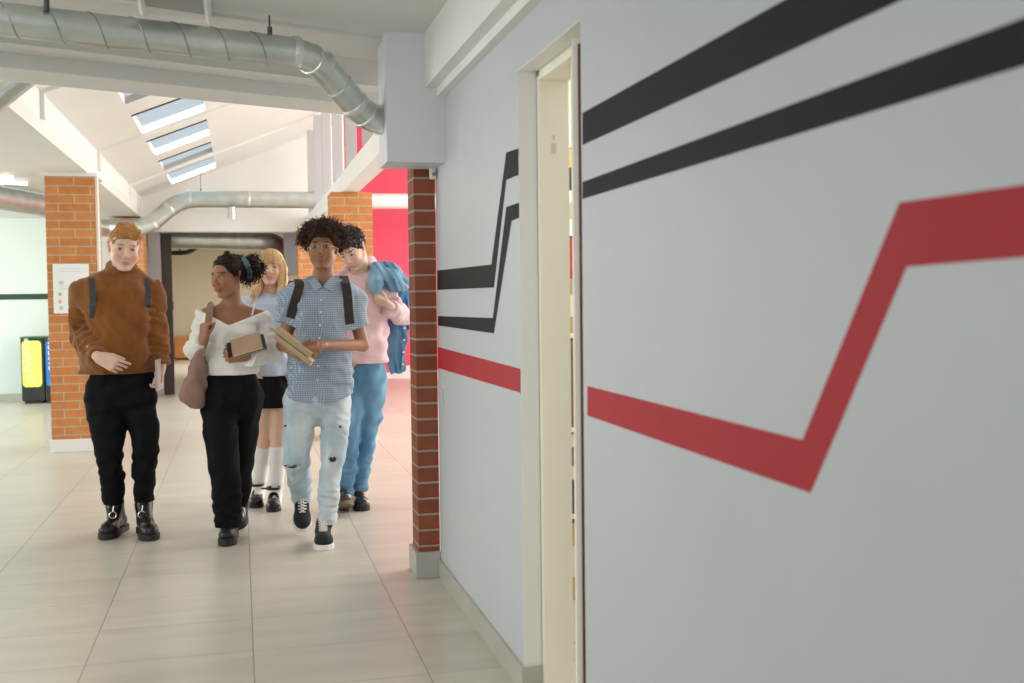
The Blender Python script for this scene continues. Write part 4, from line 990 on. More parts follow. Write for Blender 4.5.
hair_cut(f, hd, HAIRLINE+np.array([[0, .020]]*3+[[0, .016]]+[[0, .010]]*2+[[0, .006]]*4))
bc = Q(250.5, 268, .05)
f.ell(bc, (.060, .060, .066), None, .02); f.cap(hd.p(.0, .085, .03), bc, .045, .045, .02)
rnd = np.random.RandomState(4); dirs = rnd.normal(size=(160, 3)); dirs /= np.linalg.norm(dirs, axis=1)[:, None]
e = MB(); curls(e, bc+dirs*[.054, .054, .060], dirs, .040, .0032, 330, .004, 6, 1.6, .007)
hr = rnd.normal(size=(80, 3)); hr /= np.linalg.norm(hr, axis=1)[:, None]; hr = hr[(hr[:, 2] > .25)]
sc_ = [hd.p(*(np.array([0, .024, .038])+h_*[.078, .096, .087])) for h_ in hr if not (h_[1] < -.55 and h_[2] < .6)]
curls(e, sc_, [hd.R@np.array([.1, .9, .25]) for _ in sc_], .022, .0028, 220, .005, 8, 1.3, .005)
side_ = [hd.p(.080, .0, .02), hd.p(.080, .03, -.02), hd.p(.07, .07, -.04), hd.p(.078, -.03, .05)]
curls(e, side_, [hd.R@np.array([.2, .4, -.8])]*4, .035, .0026, 50, .010, 18, 1.5, .006)
V, F = f.mesh(1); np_mesh('hair', V, F, hb, root, extra=[e])
m = MB(); ctr = hd.p(.012, .068, .045); ax_ = (bc-hd.c); ax_ /= np.linalg.norm(ax_); u_ = np.cross(ax_, [0, 0, 1.]); u_ /= np.linalg.norm(u_); v_ = np.cross(u_, ax_)
cc_ = Q(243, 268, .04)
pts = [cc_+u_*.066*math.cos(a)+v_*.070*math.sin(a) for a in np.linspace(0, 2*math.pi, 33)]
ribbon(m, pts, [p-cc_ for p in pts], .030, .010); m.build('headband', mat('slate_blue_scarf', (.10, .16, .19), .7, var=.4, vscale=70), root, smooth=True)
# jumper
WKN = mat('white_fluffy_knit', (.88, .86, .81), .95, bump=.5, bscale=240, spec=.1, sheen=.4)
f = Field(*bounds([Q(184, 300, -.3), Q(286, 380, .2)], .03), .0055)
f.loft(psecs([(207, 261, 306, .075, .01), (202, 266, 313, .090, .01), (203, 265, 322, .112), (206, 261, 335, .122), (207, 259, 350, .118), (205, 258, 364, .120), (206, 257, 374.5, .114), (206, 257, 384, .112)], y0), 2.3, .02)
f.ell(Q(221, 334, -.075), (.062, .05, .06), None, .04); f.ell(Q(245, 334, -.075), (.062, .05, .06), None, .04)
f.chain([Q(205, 319, .01), Q(196, 350, .02)], [.054, .064], .03); f.cap(Q(196, 351, .01), Q(203.3, 340.5, -.165), .064, .043, .02, flat=(0, 1))
f.chain([Q(262, 321, .01), Q(270.5, 350, 0)], [.054, .068], .03); f.cap(Q(270.5, 351, 0), Q(247, 357, -.19), .068, .050, .02, flat=(0, 1))
f.rings(Q(205, 322), Q(196, 350), .045, .006, .1); f.rings(Q(263, 322), Q(271, 350), .045, .006, .11, 1.5); f.rings(Q(272, 351), Q(247, 357, -.19), .042, .007, .10)
f.noise(31, .12, .007, (.8, .5, 1)); f.noise(32, .05, .002); f.hem(Q(231, 374.3), c=Q(231, 374.3), r=.17)
va, vb, vc = Q(193, 306.5), Q(229, 325), Q(272, 308.5)
X_, Z_ = f.ax[0][:, None, None], f.ax[2][None, None, :]
l1 = va[2]+(X_-va[0])*(vb[2]-va[2])/(vb[0]-va[0]); l2 = vb[2]+(X_-vb[0])*(vc[2]-vb[2])/(vc[0]-vb[0])
f.D = np.maximum(f.D, np.minimum(Z_-l1, Z_-l2)).astype(np.float32)
V, F = f.mesh(2); np_mesh('off_shoulder_jumper', V, F, WKN, root)
m = MB(); pts = []
for px, py in ((255, 302), (254.2, 307), (252.5, 313), (250.8, 320)):
    q = Q(px, py, -.05); yv = surf_y(bf, q[0], q[2], .003) or q[1]; q = A(px, py, yv); pts.append(q)
ribbon(m, bez(pts, 4), (.1, -1, .4), .009, .004); m.build('camisole_strap', WKN, root)
m = MB(); pts = []
# trousers
f = Field(*bounds([Q(196, 366, -.3), Q(268, 531, .45)], .05), .006)
f.loft(psecs([(211, 253, 370, .085), (207, 257, 376, .10), (204, 260, 384, .12), (201.5, 263, 397, .125), (203, 262, 408, .11), (208, 258, 420, .05)], y0), 2.3, .02)
f.chain([Q(219, 398, -.01), Q(220.5, 430, -.07), Q(224, 465, -.11), Q(229.5, 527, -.09)], [.105, .094, .082, .072], .02, flat=(0, 1))
f.chain([Q(244, 398, .01), Q(243.5, 430, .05), Q(240.5, 462, .10), Q(238.8, 513, .32)], [.098, .084, .070, .056], .02, flat=(0, 1))
f.noise(41, .13, .006, (1, .5, .35)); f.hem(Q(229.5, 526.3, -.09), c=Q(229.5, 526, -.09), r=.11); f.hem(Q(239, 512.5, .32), c=Q(239, 513, .32), r=.09); f.rings(Q(224, 480, -.11), Q(229.5, 527, -.09), .07, .006, .13); f.rings(Q(220, 395), Q(224, 440, -.1), .07, .004, .16)
V, F = f.mesh(2); np_mesh('trousers', V, F, BLK, root)
toe = G(226, 547); dv = np.array([-.12, -1, 0]); dv /= np.linalg.norm(dv)
shoe(root, toe, toe-dv*.265, (0, 0, 1), Q(229, 529, -.09), 'chunky', (LEATHER, BLACKRUB, LACEB), wd=1.02, name='boot', shaft=.046)
t2 = G(239.5, 530); shoe(root, t2, t2+np.array([.03, .20, .12]), (0, .5, .9), Q(239.5, 509, .33), 'chunky', (LEATHER2, BLACKRUB, LACEB), wd=.95, name='boot', shaft=.042)
# tote bag
tb_ = thing('tote_bag', 'slouchy mauve-brown leather tote bag hanging from the shoulder of the person in white', 'bag', tuple(Q(191, 380, -.06)))
MAUVE = mat('mauve_brown_leather', (.265, .150, .112), .55, bump=.25, bscale=60, var=.08, vscale=12)
f = Field(*bounds([Q(174, 345, -.2), Q(212, 410, .1)], .03), .005)
f.loft(psecs([(198, 204, 350, .022, -.13), (193, 206, 358, .035, -.10), (187, 207, 370, .055, -.08), (182, 207, 383, .07, -.07), (178.5, 206, 394, .075, -.07), (181, 206, 401, .07, -.07), (190, 205.5, 407, .05, -.07)], y0), 2.3, .02)
f.noise(51, .09, .006, (1, .6, .35)); f.rings(Q(203, 350, -.1), Q(186, 400, -.07), .06, .002, .12)
V, F = f.mesh(2); np_mesh('bag_body', V, F, MAUVE, tb_)
m = MB(); pts = bez([Q(209, 309, .12), Q(210.5, 304.5, .05), Q(210, 307.5, -.05), Q(208.8, 318, -.135), Q(207, 331, -.175), Q(204.5, 343, -.17), Q(201, 356, -.13)], 6)
ribbon(m, pts, (-.1, -1, .25), .036, .006); m.build('shoulder_strap', MAUVE, tb_)
m = MB(); pts = bez([Q(209, 309, .12), Q(207, 325, .13), Q(203, 345, .03), Q(201, 356, -.07)], 6); ribbon(m, pts, (-1, 0, .2), .036, .006); m.build('shoulder_strap', MAUVE, tb_)
# book, notebook and phone
def boxr(name, label, cat, c, half, R, parts, group=None):
    t = thing(name, label, cat, tuple(c), group); Rm_ = Matrix([list(r) for r in R])
    for nm, a, b, mm, bv in parts:
        MB().box(tuple(np.array(a)*half), tuple(np.array(b)*half), rot=Rm_, c=c).build(nm, mm, t, bevel=bv)
    return t
TANC = mat('tan_book_cover', (.42, .26, .17), .55, var=.1); PAGES = mat('cream_pages', (.70, .64, .52), .8, bump=.4, bscale=10, stretch=(1, 1, 60)); DKC = mat('dark_teal_cover', (.04, .06, .065), .5)
R_ = rotm(-8, 35, -16)
ROT = R_@np.diag([1, 1, 1])
ca = math.radians(-16); u1 = np.array([math.cos(ca), -.10, -math.sin(ca)]); u1 /= np.linalg.norm(u1); n1 = np.array([-.05, -.80, .58]); n1 -= u1*(n1@u1); n1 /= np.linalg.norm(n1); v1 = np.cross(n1, u1)
RB = np.stack([u1, -n1, v1], 1)
if v1[2] < 0: RB = np.stack([u1, -n1, -v1], 1)
bc_ = Q(246.5, 344.5, -.235)
boxr('book', 'tan hardback book held against the white jumper', 'book', bc_, np.array([.082, .011, .050]), RB,
     [('front_cover', (-1, -1, -1), (1, -.75, 1), TANC, .002), ('pages', (-.98, -.75, -.97), (.97, .75, .96), PAGES, .001), ('back_cover', (-1, .75, -1), (1, 1, 1), TANC, .002)])
boxr('notebook', 'dark teal notebook behind the tan book, its edge showing at the right', 'notebook', bc_+RB[:, 1]*.020+RB[:, 0]*.016+RB[:, 2]*-.004, np.array([.082, .006, .049]), RB,
     [('front_cover', (-1, -1, -1), (1, -.7, 1), DKC, .002), ('pages', (-.98, -.7, -.97), (.97, .7, .96), PAGES, .001), ('back_cover', (-1, .7, -1), (1, 1, 1), DKC, .002)])
boxr('smartphone', 'black phone standing up in the fingers that hold the tan book', 'phone', Q(229.5, 350, -.262), np.array([.012, .005, .040]), rotm(20, 10, -8),
     [('case', (-1, -.2, -1), (1, 1, 1), mat('black_glass', (.01, .01, .01), .15), .002), ('screen', (-.9, -.35, -.95), (.9, -.2, .95), mat('dark_screen', (.02, .02, .025), .08), .0)])

# ================================================================== 3. curly-haired person with glasses
y0 = 6.10; Q = lambda px, py, dy=0., y0=y0: A(px, py, y0+dy)
root = thing('person', 'person with big curly hair and glasses, checked blue short-sleeved shirt and ripped pale jeans', 'person', tuple(Q(320, 400)*[1, 1, 0]), 'students walking along the corridor')
hd = Head(Q(322.8, 250.0, -.01), rotm(-12, -7, -1), .99, 1.12, 1.03)
J = dict(neck=Q(323.5, 281, .03), shL=Q(295, 297), shR=Q(350, 298), elL=Q(283, 345, .02), elR=Q(363, 345, .0), wrL=Q(298, 354.5, -.21), wrR=Q(319, 345, -.25),
         hipL=Q(303, 402), hipR=Q(334, 402), knL=Q(297.5, 460, -.05), knR=Q(333, 458, -.12), anL=Q(302, 506, .24), anR=Q(326, 527, -.11))
base3 = (.34, .165, .092)
SK3 = skin('deep_brown_skin')
cf = lambda V, hd=hd: hd.color(V, base3, (.30, .095, .085), (.015, .010, .008), (1.1, .85, .75), stubble=(.18, .09, .06))
hands = [dict(wrist=J['wrR'], fdir=(-.93, -.28, -.12), palm_n=(-.1, .2, -1), side=-1, sc=1.0, curl=(38, 45, 30), spread=.05, thumb=(.4, .3)),
         dict(wrist=J['wrL'], fdir=(.82, -.45, .10), palm_n=(.2, .35, .9), side=1, sc=1.0, curl=(30, 42, 25), spread=.04, thumb=(.6, .5))]
body, bf = build_body(J, hd, root, SK3, cf, hands=hands, nr=.052, thin=.86, leg=(.056, .040, .029))
hd.eyes(root, (.03, .018, .012), op=.0046)
f = Field(hd.c-.20, hd.c+.24, .004)
hc = hd.p(.004, .018, .070)
f.ell(hc, (.116, .118, .090), hd.R, .01); f.noise(9, .035, .012); f.noise(10, .014, .004)
line = wedge([(-.16, .085), (-.095, .072), (-.06, .056), (-.04, .030), (-.015, .006), (.02, .002), (.05, -.03), (.14, -.045)])
hair_cut(f, hd, line)
dirs = rnd.normal(size=(700, 3)); dirs /= np.linalg.norm(dirs, axis=1)[:, None]; dirs = dirs[(dirs[:, 2] > -.45)]; dirs = dirs[~((dirs[:, 1] < -.50) & (dirs[:, 2] < .12))]
e = MB(); curls(e, hc+dirs*[.108, .110, .082], dirs, .050, .0030, 1150, .006, 12, 1.9, .0075, 4, 8)
V, F = f.mesh(1); np_mesh('hair', V, F, hair_mat('dark_brown_curls', (.055, .026, .018), .3, .55), root, extra=[e])
m = MB(); GM = mat('thin_gold_frame', (.55, .46, .36), .25, metal=.9)
for x in (-1, 1):
    c = np.array([x*.033, -.1035, .000]); ring = [hd.p(c[0]+.0225*math.cos(a), c[1]+.004*abs(math.cos(a)), c[2]+.0195*math.sin(a)) for a in np.linspace(0, 2*math.pi, 25)]
    m.tube(ring, .0017, 6, caps=False); m.tube([hd.p(x*.0555, -.100, .003), hd.p(x*.074, -.06, .006), hd.p(x*.082, .012, .004)], .0016, 6)
m.tube([hd.p(-.0105, -.104, .003), hd.p(0, -.1075, .006), hd.p(.0105, -.104, .003)], .0016, 6)
gl = m.build('glasses', GM, root, smooth=True)
# shirt
SHIRT = cloth_pattern('fine_blue_white_check', (.20, .27, .36), (.44, .50, .56), .0118, .35)
f = Field(*bounds([Q(268, 270, -.25), Q(376, 404, .25)], .03), .0055)
f.loft(psecs([(310, 336, 275, .055, .02), (303, 343, 279, .070, .015), (296, 350, 284, .088, .01), (290, 355, 290, .105), (288, 356, 300, .122), (288, 355, 320, .128), (288, 353, 345, .122), (287, 352, 370, .122), (285, 352, 390, .128), (285, 351.5, 402, .130)], y0), 2.4, .02)
f.chain([Q(295, 292), Q(289, 300), Q(284, 324, .01)], [.052, .060, .052], .03, flat=(0, 1)); f.chain([Q(351, 292), Q(356, 300), Q(360, 328, .0)], [.052, .058, .053], .03, flat=(0, 1))
f.cut(Q(283, 323.5), (-.35, 0, -1), r=.085); f.cut(Q(361, 326.5), (.25, 0, -1), r=.085)
f.noise(61, .13, .007, (1, .5, .6)); f.noise(62, .055, .0022, (.8, .5, 1)); f.rings(Q(320, 352), Q(318, 392), .07, .006, .3); f.rings(Q(287, 300), Q(283, 324), .04, .004, .1)
# curved hem and neck opening
X_, Z_ = f.ax[0][:, None, None], f.ax[2][None, None, :]; hx = Q(318, 400); zz = Q(318, 402)[2]+.045*np.clip(((X_-hx[0])/.19)**2, 0, 1.2)
f.D = np.maximum(f.D, zz-Z_).astype(np.float32)
f.chain([Q(323.5, 284, .02), Q(323.5, 276.5, .012)], [.072, .066], .012, flat=(0, 1))
nv, na, nb_ = Q(322.7, 288.5, -.2), Q(314.5, 276, -.2), Q(332, 276, -.2)
l1 = nv[2]+(nv[0]-X_)*(na[2]-nv[2])/(nv[0]-na[0]); l2 = nv[2]+(X_-nv[0])*(nb_[2]-nv[2])/(nb_[0]-nv[0]); Y_ = f.ax[1][None, :, None]
f.D = np.maximum(f.D, np.minimum(np.minimum(Z_-l1, Z_-l2), (y0-.025)-Y_)).astype(np.float32)
f.cut(Q(323, 277.5, 0), (0, -.35, 1), r=.14)
V, F = f.mesh(2); shirt = np_mesh('short_sleeved_shirt', V, F, SHIRT, root); sf = f
m = MB()
for pts in ([(315, 277), (322.3, 287), (314, 292.5), (309.5, 281)], [(331, 277), (323.3, 287), (332.5, 292), (337, 281)]):
    qs = []
    for px, py in pts:
        q = Q(px, py, -.06); yv = surf_y(sf, q[0], q[2], .006); yv = y0-.075 if yv is None else min(yv, y0-.06); qs.append(A(px, py, yv-.012))
    m.prism(qs, (0, .010, -.001))
m.build('collar', SHIRT, shirt, bevel=.0015)
m = MB(); pts = []
for py in (290, 300, 312, 325, 338, 352, 366, 380, 394):
    q = Q(321.5-(py-290)*.045, py, -.1); yv = surf_y(sf, q[0], q[2], .002); pts.append(A(321.5-(py-290)*.045, py, yv or q[1]))
ribbon(m, bez(pts, 4), (0, -1, 0), .024, .003); m.build('placket', SHIRT, shirt)
for i, p in enumerate(pts[1:8]):
    MB().tube([p+[0, -.001, 0], p+[0, -.0045, 0]], .0055, 10).build('button', WHITERUB, shirt)
m = MB(); pk = []
for px, py in ((331, 316), (345, 316), (345, 330), (338, 334), (331, 330)):
    q = Q(px, py, -.1); yv = surf_y(sf, q[0], q[2], .001); pk.append(A(px, py, yv or q[1]))
m.prism(pk, (0, -.003, 0)); m.build('chest_pocket', SHIRT, shirt)
# jeans
def denim(name, c, fade, pale):
    m_ = bpy.data.materials.new(name); m_.use_nodes = True; nt = m_.node_tree; b = nt.nodes['Principled BSDF']; b.inputs['Roughness'].default_value = .85; b.inputs['Specular IOR Level'].default_value = .2
    tc = nn(nt, 'ShaderNodeTexCoord'); mp = nn(nt, 'ShaderNodeMapping'); mp.inputs['Scale'].default_value = (1, 1, .45); nt.links.new(tc.outputs['Object'], mp.inputs[0])
    n1_ = nn(nt, 'ShaderNodeTexNoise'); n1_.inputs['Scale'].default_value = 7; n1_.inputs['Detail'].default_value = 5; nt.links.new(mp.outputs[0], n1_.inputs['Vector'])
    cr = nn(nt, 'ShaderNodeValToRGB'); cr.color_ramp.elements[0].position = .38; cr.color_ramp.elements[1].position = .66; cr.color_ramp.elements[0].color = (*c, 1); cr.color_ramp.elements[1].color = (*fade, 1)
    nt.links.new(n1_.outputs['Fac'], cr.inputs[0]); nt.links.new(cr.outputs[0], b.inputs['Base Color'])
    n2_ = nn(nt, 'ShaderNodeTexNoise'); n2_.inputs['Scale'].default_value = 250; nt.links.new(tc.outputs['Object'], n2_.inputs['Vector']); bp_ = nn(nt, 'ShaderNodeBump'); bp_.inputs['Strength'].default_value = .3; bp_.inputs['Distance'].default_value = .004
    nt.links.new(n2_.outputs['Fac'], bp_.inputs['Height']); nt.links.new(bp_.outputs[0], b.inputs['Normal']); return m_
JN1 = denim('bleached_denim', (.38, .48, .54), (.62, .68, .70), 0)
f = Field(*bounds([Q(278, 388, -.35), Q(356, 528, .4)], .05), .0055)
f.loft(psecs([(287, 350, 388, .112), (284, 351, 398, .118), (284, 350, 407, .112), (288, 347, 416, .085), (300, 336, 425, .035)], y0), 2.4, .02)
f.chain([Q(300, 408), Q(298.5, 432, -.03), Q(296.8, 460, -.05), Q(299, 478, .08), Q(302, 499, .24)], [.090, .080, .070, .061, .055], .02, flat=(0, 1))
f.chain([Q(334.5, 408), Q(334.5, 430, -.06), Q(333, 457, -.12), Q(328.5, 490, -.12), Q(325.8, 525, -.11)], [.088, .074, .062, .056, .050], .02, flat=(0, 1))
f.noise(71, .10, .005, (1, .5, .7)); f.rings(Q(333, 475, -.13), Q(325.8, 525, -.11), .045, .004, .10); f.rings(Q(297, 466, 0), Q(302, 500, .24), .040, .005, .10, 1); f.rings(Q(300, 400), Q(297, 440, -.03), .06, .004, .14); f.rings(Q(334, 405), Q(333, 445, -.1), .06, .004, .13, 2)
f.hem(Q(325.8, 524, -.11), c=Q(325.8, 525, -.11), r=.08); f.hem(Q(302, 499, .24), (0, .55, -.83), c=Q(302, 500, .24), r=.08)
# knee rips
def carve(px, py, r, depth):
    q = Q(px, py, -.1); yv = surf_y(f, q[0], q[2]); q = A(px, py, yv if yv is not None else q[1]); f.ell(q, (r[0], depth, r[1]), rotm(0, 0, -8) if px < 310 else None, .004, 's'); return q
k1 = carve(292.5, 467, (.046, .011), .020); k2 = carve(333, 459.5, (.026, .017), .022); k3 = carve(285.5, 426, (.010, .006), .02); k4 = carve(340, 427, (.009, .007), .02)
V, F = f.mesh(1)
def rc(V, ks=((k1, (.046, .03, .012)), (k2, (.026, .03, .018)), (k3, (.010, .03, .007)), (k4, (.009, .03, .008)))):
    col = np.ones((len(V), 3)); return col
jn = np_mesh('ripped_jeans', V, F, JN1, root)
HOLE = mat('dark_rip_fill', (.045, .022, .015), .7)  # dark fill set into the rips, darker than the skin colour
for (q, rx, rz) in ((k1, .043, .0085), (k2, .023, .014), (k3, .008, .005), (k4, .007, .006)):
    m = MB()
    q = q+[0, .009, 0]
    n = 16; ring = [(q[0]+rx*math.cos(a)*(1+.12*math.sin(a*5)), q[1]+.3*rx*abs(math.cos(a))**2, q[2]+rz*math.sin(a)*(1+.2*math.cos(a*4))-(.12*rx*math.cos(a) if rx > .03 else 0)) for a in np.linspace(0, 2*math.pi, n, endpoint=False)]
    m.prism(ring, (0, .012, 0))
    m.build('denim_rip', HOLE, jn)
rs_ = np.random.RandomState(2)
for (q, rx, rz) in ((k1, .045, .010), (k2, .026, .017)):
    m = MB()
    for i in range(26):
        t_ = rs_.uniform(-1, 1); a = q+np.array([t_*rx, -.001, rz*math.sqrt(max(0, 1-t_*t_))*rs_.choice([-1, 1])]); m.tube([a, a+[rs_.uniform(-.006, .006), -.004, rs_.uniform(-.012, .006)]], .0012, 4)
    m.build('frayed_threads', WHITERUB, jn)
toe = G(324.5, 551); dv = np.array([-.03, -1, 0]); dv /= np.linalg.norm(dv)
shoe(root, toe, toe-dv*.275, (0, 0, 1), Q(326.3, 519, -.11), 'sneaker', (CANVAS, WHITERUB, LACEW), wd=1.10, name='sneaker', shaft=.050)
t2 = G(302.5, 534.5)+[0, 0, .012]; H2 = t2+np.array([.005, .185, .185])
shoe(root, t2, H2, (0, -.75, .7), Q(302, 494, .235), 'sneaker', (CANVAS, WHITERUB, LACEW), wd=1.08, name='sneaker', shaft=.048)
bp = thing('backpack', 'dark brown backpack worn over the checked shirt, only its straps in view', 'backpack', tuple(Q(322, 320, .22)))
f2 = Field(*bounds([Q(300, 285, .12), Q(345, 355, .32)], .06), .010); f2.loft(psecs([(302, 343, 290, .05, .22), (299, 347, 315, .07, .22), (300, 346, 345, .07, .22), (303, 343, 354, .05, .22)], y0), 3, .02)
V, F = f2.mesh(1); np_mesh('pack', V, F, mat('dark_brown_nylon', (.03, .022, .02), .7), bp)
BST = mat('dark_brown_webbing', (.028, .019, .017), .75)
strap_on(sf, [(300, 286), (298, 291), (295.5, 299), (293, 308), (290.5, 318), (289, 327)], (.08, .045, .01), w=.050, out=.017, parent=bp, m=BST)
strap_on(sf, [(345.5, 286), (347, 291), (348, 300), (348.5, 312), (350, 324), (352, 333)], (.08, .045, .01), w=.050, out=.017, parent=bp, m=BST)
# two books held edge-on
ua = np.array([.77, -.12, -.62]); ua /= np.linalg.norm(ua); na_ = np.array([.60, -.10, .78]); na_ -= ua*(na_@ua); na_ /= np.linalg.norm(na_); wa = np.cross(na_, ua)
RB2 = np.stack([ua, wa, na_], 1); KR = mat('kraft_paper_cover', (.40, .27, .14), .7, var=.1); KR2 = mat('pale_kraft_cover', (.52, .38, .24), .7, var=.1)
KPG = mat('tan_page_edges', (.46, .35, .22), .8, bump=.3, bscale=10, stretch=(1, 1, 60))
bk = Q(294.5, 346, -.285)
for nm, lb, off, hf, mm, sh_ in (('book', 'upper of the two kraft-covered books held edge-on by the curly-haired person', .0165, (.112, .070, .0135), KR, -.012), ('book', 'lower pinkish kraft-covered book held under the other by the curly-haired person', -.0125, (.118, .074, .0125), KR2, .010)):
    boxr(nm, lb, 'book', bk+na_*off+ua*sh_, np.array(hf), RB2, [('cover', (-1, -1, -1), (1, 1, -.8), mm, .001), ('cover', (-1, -1, .8), (1, 1, 1), mm, .001), ('pages', (-.97, -.97, -.8), (.97, .9, .8), KPG, .0), ('spine', (-1, .9, -.8), (1, 1, .8), mm, .0)], 'books held by the curly-haired person')

# ================================================================== 4. blonde person at the back
y0 = 7.30; Q = lambda px, py, dy=0., y0=y0: A(px, py, y0+dy)
root = thing('person', 'person with long blonde hair, pale blue T-shirt, black skirt and white knee socks', 'person', tuple(Q(270, 400)*[1, 1, 0]), 'students walking along the corridor')
hd = Head(Q(270.6, 267.8, -.01), rotm(-4, 2, 4), .96, 1.2, 1.0)
J = dict(neck=Q(272, 291, .03), shL=Q(251, 302), shR=Q(292, 302), elL=Q(246, 335, .03), elR=Q(297, 335, .03), wrL=Q(252, 360, -.08), wrR=Q(294, 365, -.03),
         hipL=Q(264, 392), hipR=Q(281, 392), knL=Q(264, 438, .02), knR=Q(278.5, 438, -.04), anL=Q(258.5, 492, .05), anR=Q(275.5, 497, -.10))
base4 = (.72, .45, .33); SK4 = skin('warm_fair_skin')
cf = lambda V, hd=hd: hd.color(V, base4, (.62, .24, .22), (.35, .20, .10), (1.03, .72, .66), stubble=None)
hands = [dict(wrist=J['wrL'], fdir=(.1, -.2, -1), palm_n=(1, 0, 0), side=1, sc=.88), dict(wrist=J['wrR'], fdir=(0, -.1, -1), palm_n=(-1, 0, 0), side=-1, sc=.88)]
body, bf = build_body(J, hd, root, SK4, cf, hands=hands, fem=True, nr=.045, leg=(.066, .049, .035), gp=.9, thin=.85)
hd.eyes(root, (.10, .12, .12), op=.0046)
BL_ = hair_mat('golden_blonde_hair', (.74, .51, .27), .22, .4)
f = Field(hd.c-[.2, .2, .36], hd.c+.19, .0042)
f.ell(hd.p(0, .020, .034), np.array([.088, .104, .096])*hd.s, hd.R, .01)
hair_cut(f, hd, wedge([(-.16, .038), (-.09, .034), (-.072, .030), (-.055, -.02), (-.04, -.05), (.14, -.09)]))
for x in (-1, 1):
    f.chain([hd.p(x*.066, -.040, .050), hd.p(x*.082, -.018, -.010), hd.p(x*.084, -.022, -.075), hd.p(x*.088, -.045, -.15), hd.p(x*(.098 if x < 0 else .092), -.060, -.235 if x < 0 else -.21)], [.022, .024, .027, .026, .012], .03)
    f.chain([hd.p(x*.05, .05, .0), hd.p(x*.062, .055, -.10), hd.p(x*.065, .06, -.22)], [.05, .042, .025], .03)
f.noise(81, .018, .003, (1, 1, .15)); 
V, F = f.mesh(1); e = MB(); rs_ = np.random.RandomState(7)
for i in range(150):
    x = rs_.choice([-1, 1]); a = rs_.uniform(-.05, .03); o_ = rs_.uniform(.0, .012)
    e.tube(bez([hd.p(x*rs_.uniform(.0, .03), a, .128), hd.p(x*(.075+o_), a-.005, .06), hd.p(x*(.098+o_), a-.005, -.02), hd.p(x*(.100+o_), a-.02, -.10), hd.p(x*(.104+rs_.uniform(-.02, .015)), a-.04, -rs_.uniform(.17, .26))], 4), .0016, 3)
for i in range(60):
    t_ = rs_.uniform(-1, 1); e.tube(bez([hd.p(t_*.03, -.055, .124), hd.p(t_*.055, -.092+abs(t_)*.018, .09), hd.p(t_*.064, -.100+abs(t_)*.026, .036-rs_.uniform(0, .008)+abs(t_)*-.008)], 4), .0018, 3)
np_mesh('hair', V, F, BL_, root, extra=[e])
f = Field(*bounds([Q(240, 290, -.2), Q(304, 380, .2)], .03), .007)
f.loft(psecs([(262, 283, 293, .05, .02), (253, 290, 298, .075), (250, 293, 304, .098), (252, 292, 320, .11), (255, 290, 340, .105), (255, 289.5, 384, .11)], y0), 2.3, .02)
f.ell(Q(263, 320, -.07), (.06, .05, .06), None, .04); f.ell(Q(281, 320, -.07), (.06, .05, .06), None, .04)
f.chain([Q(253, 301), Q(248.5, 306), Q(246, 320)], [.045, .060, .055], .03, flat=(0, 1)); f.chain([Q(290, 301), Q(295, 306), Q(297, 320)], [.045, .058, .055], .03, flat=(0, 1))
f.noise(91, .10, .006, (1, .5, .6)); f.hem(Q(272, 375.5), c=Q(272, 375), r=.16); V, F = f.mesh(2); np_mesh('t_shirt', V, F, mat('pale_blue_cotton', (.52, .62, .76), .85, bump=.2, bscale=150), root)
f = Field(*bounds([Q(248, 368, -.25), Q(297, 412, .25)], .03), .007)
f.loft(psecs([(260, 285, 371, .08), (257, 288, 377, .10), (254, 290, 388, .12), (251, 292.5, 415, .138)], y0), 2.2, .02); f.noise(92, .07, .006, (1, 1, .15)); f.hem(Q(272, 406.8), c=Q(272, 407), r=.2); V, F = f.mesh(2); np_mesh('skirt', V, F, BLK, root)
WS = mat('white_cotton_sock', (.80, .77, .74), .85, bump=.3, bscale=150)
for s_, kn, an, sg in (('L', J['knL'], J['anL'], -1), ('R', J['knR'], J['anR'], 1)):
    a_ = kn*.84+an*.16; f = Field(*bounds([a_, an-[0, .12, .05]], .075), .0045)
    f.chain([a_, kn*.62+an*.38+[0, .006, 0], an*.75+kn*.25, an, an+[0, -.10, -.048]], [.0560, .0560, .046, .041, .033], .015, flat=(1, 0))
    f.rings(a_, a_*.8+an*.2, .010, .0012, .1); V, F = f.mesh(1); np_mesh('knee_sock', V, F, WS, root)
for toe, an, dx, ly in ((G(255.5, 508.5), J['anL'], -.04, 0), (G(273.5, 512.5), J['anR'], -.02, 0)):
    dv = np.array([dx*2, -1, 0]); dv /= np.linalg.norm(dv)
    sh, pt = shoe(root, toe, toe-dv*.25, (0, 0, 1), an, 'maryjane', (LEATHER, BLACKRUB, LACEB), wd=.98, name='strap_shoe')
    m = MB(); an2 = pt(.24, 0, .122); ring = [an2+np.array([.043*math.cos(a), .043*math.sin(a), 0]) for a in np.linspace(0, 2*math.pi, 21)]
    ribbon(m, ring, [p-an2 for p in ring], .016, .006); m.tube([an2+[-.045, -.01, 0], an2+[-.075, -.02, .004]], .006, 6); m.build('ankle_strap', LEATHER, sh)

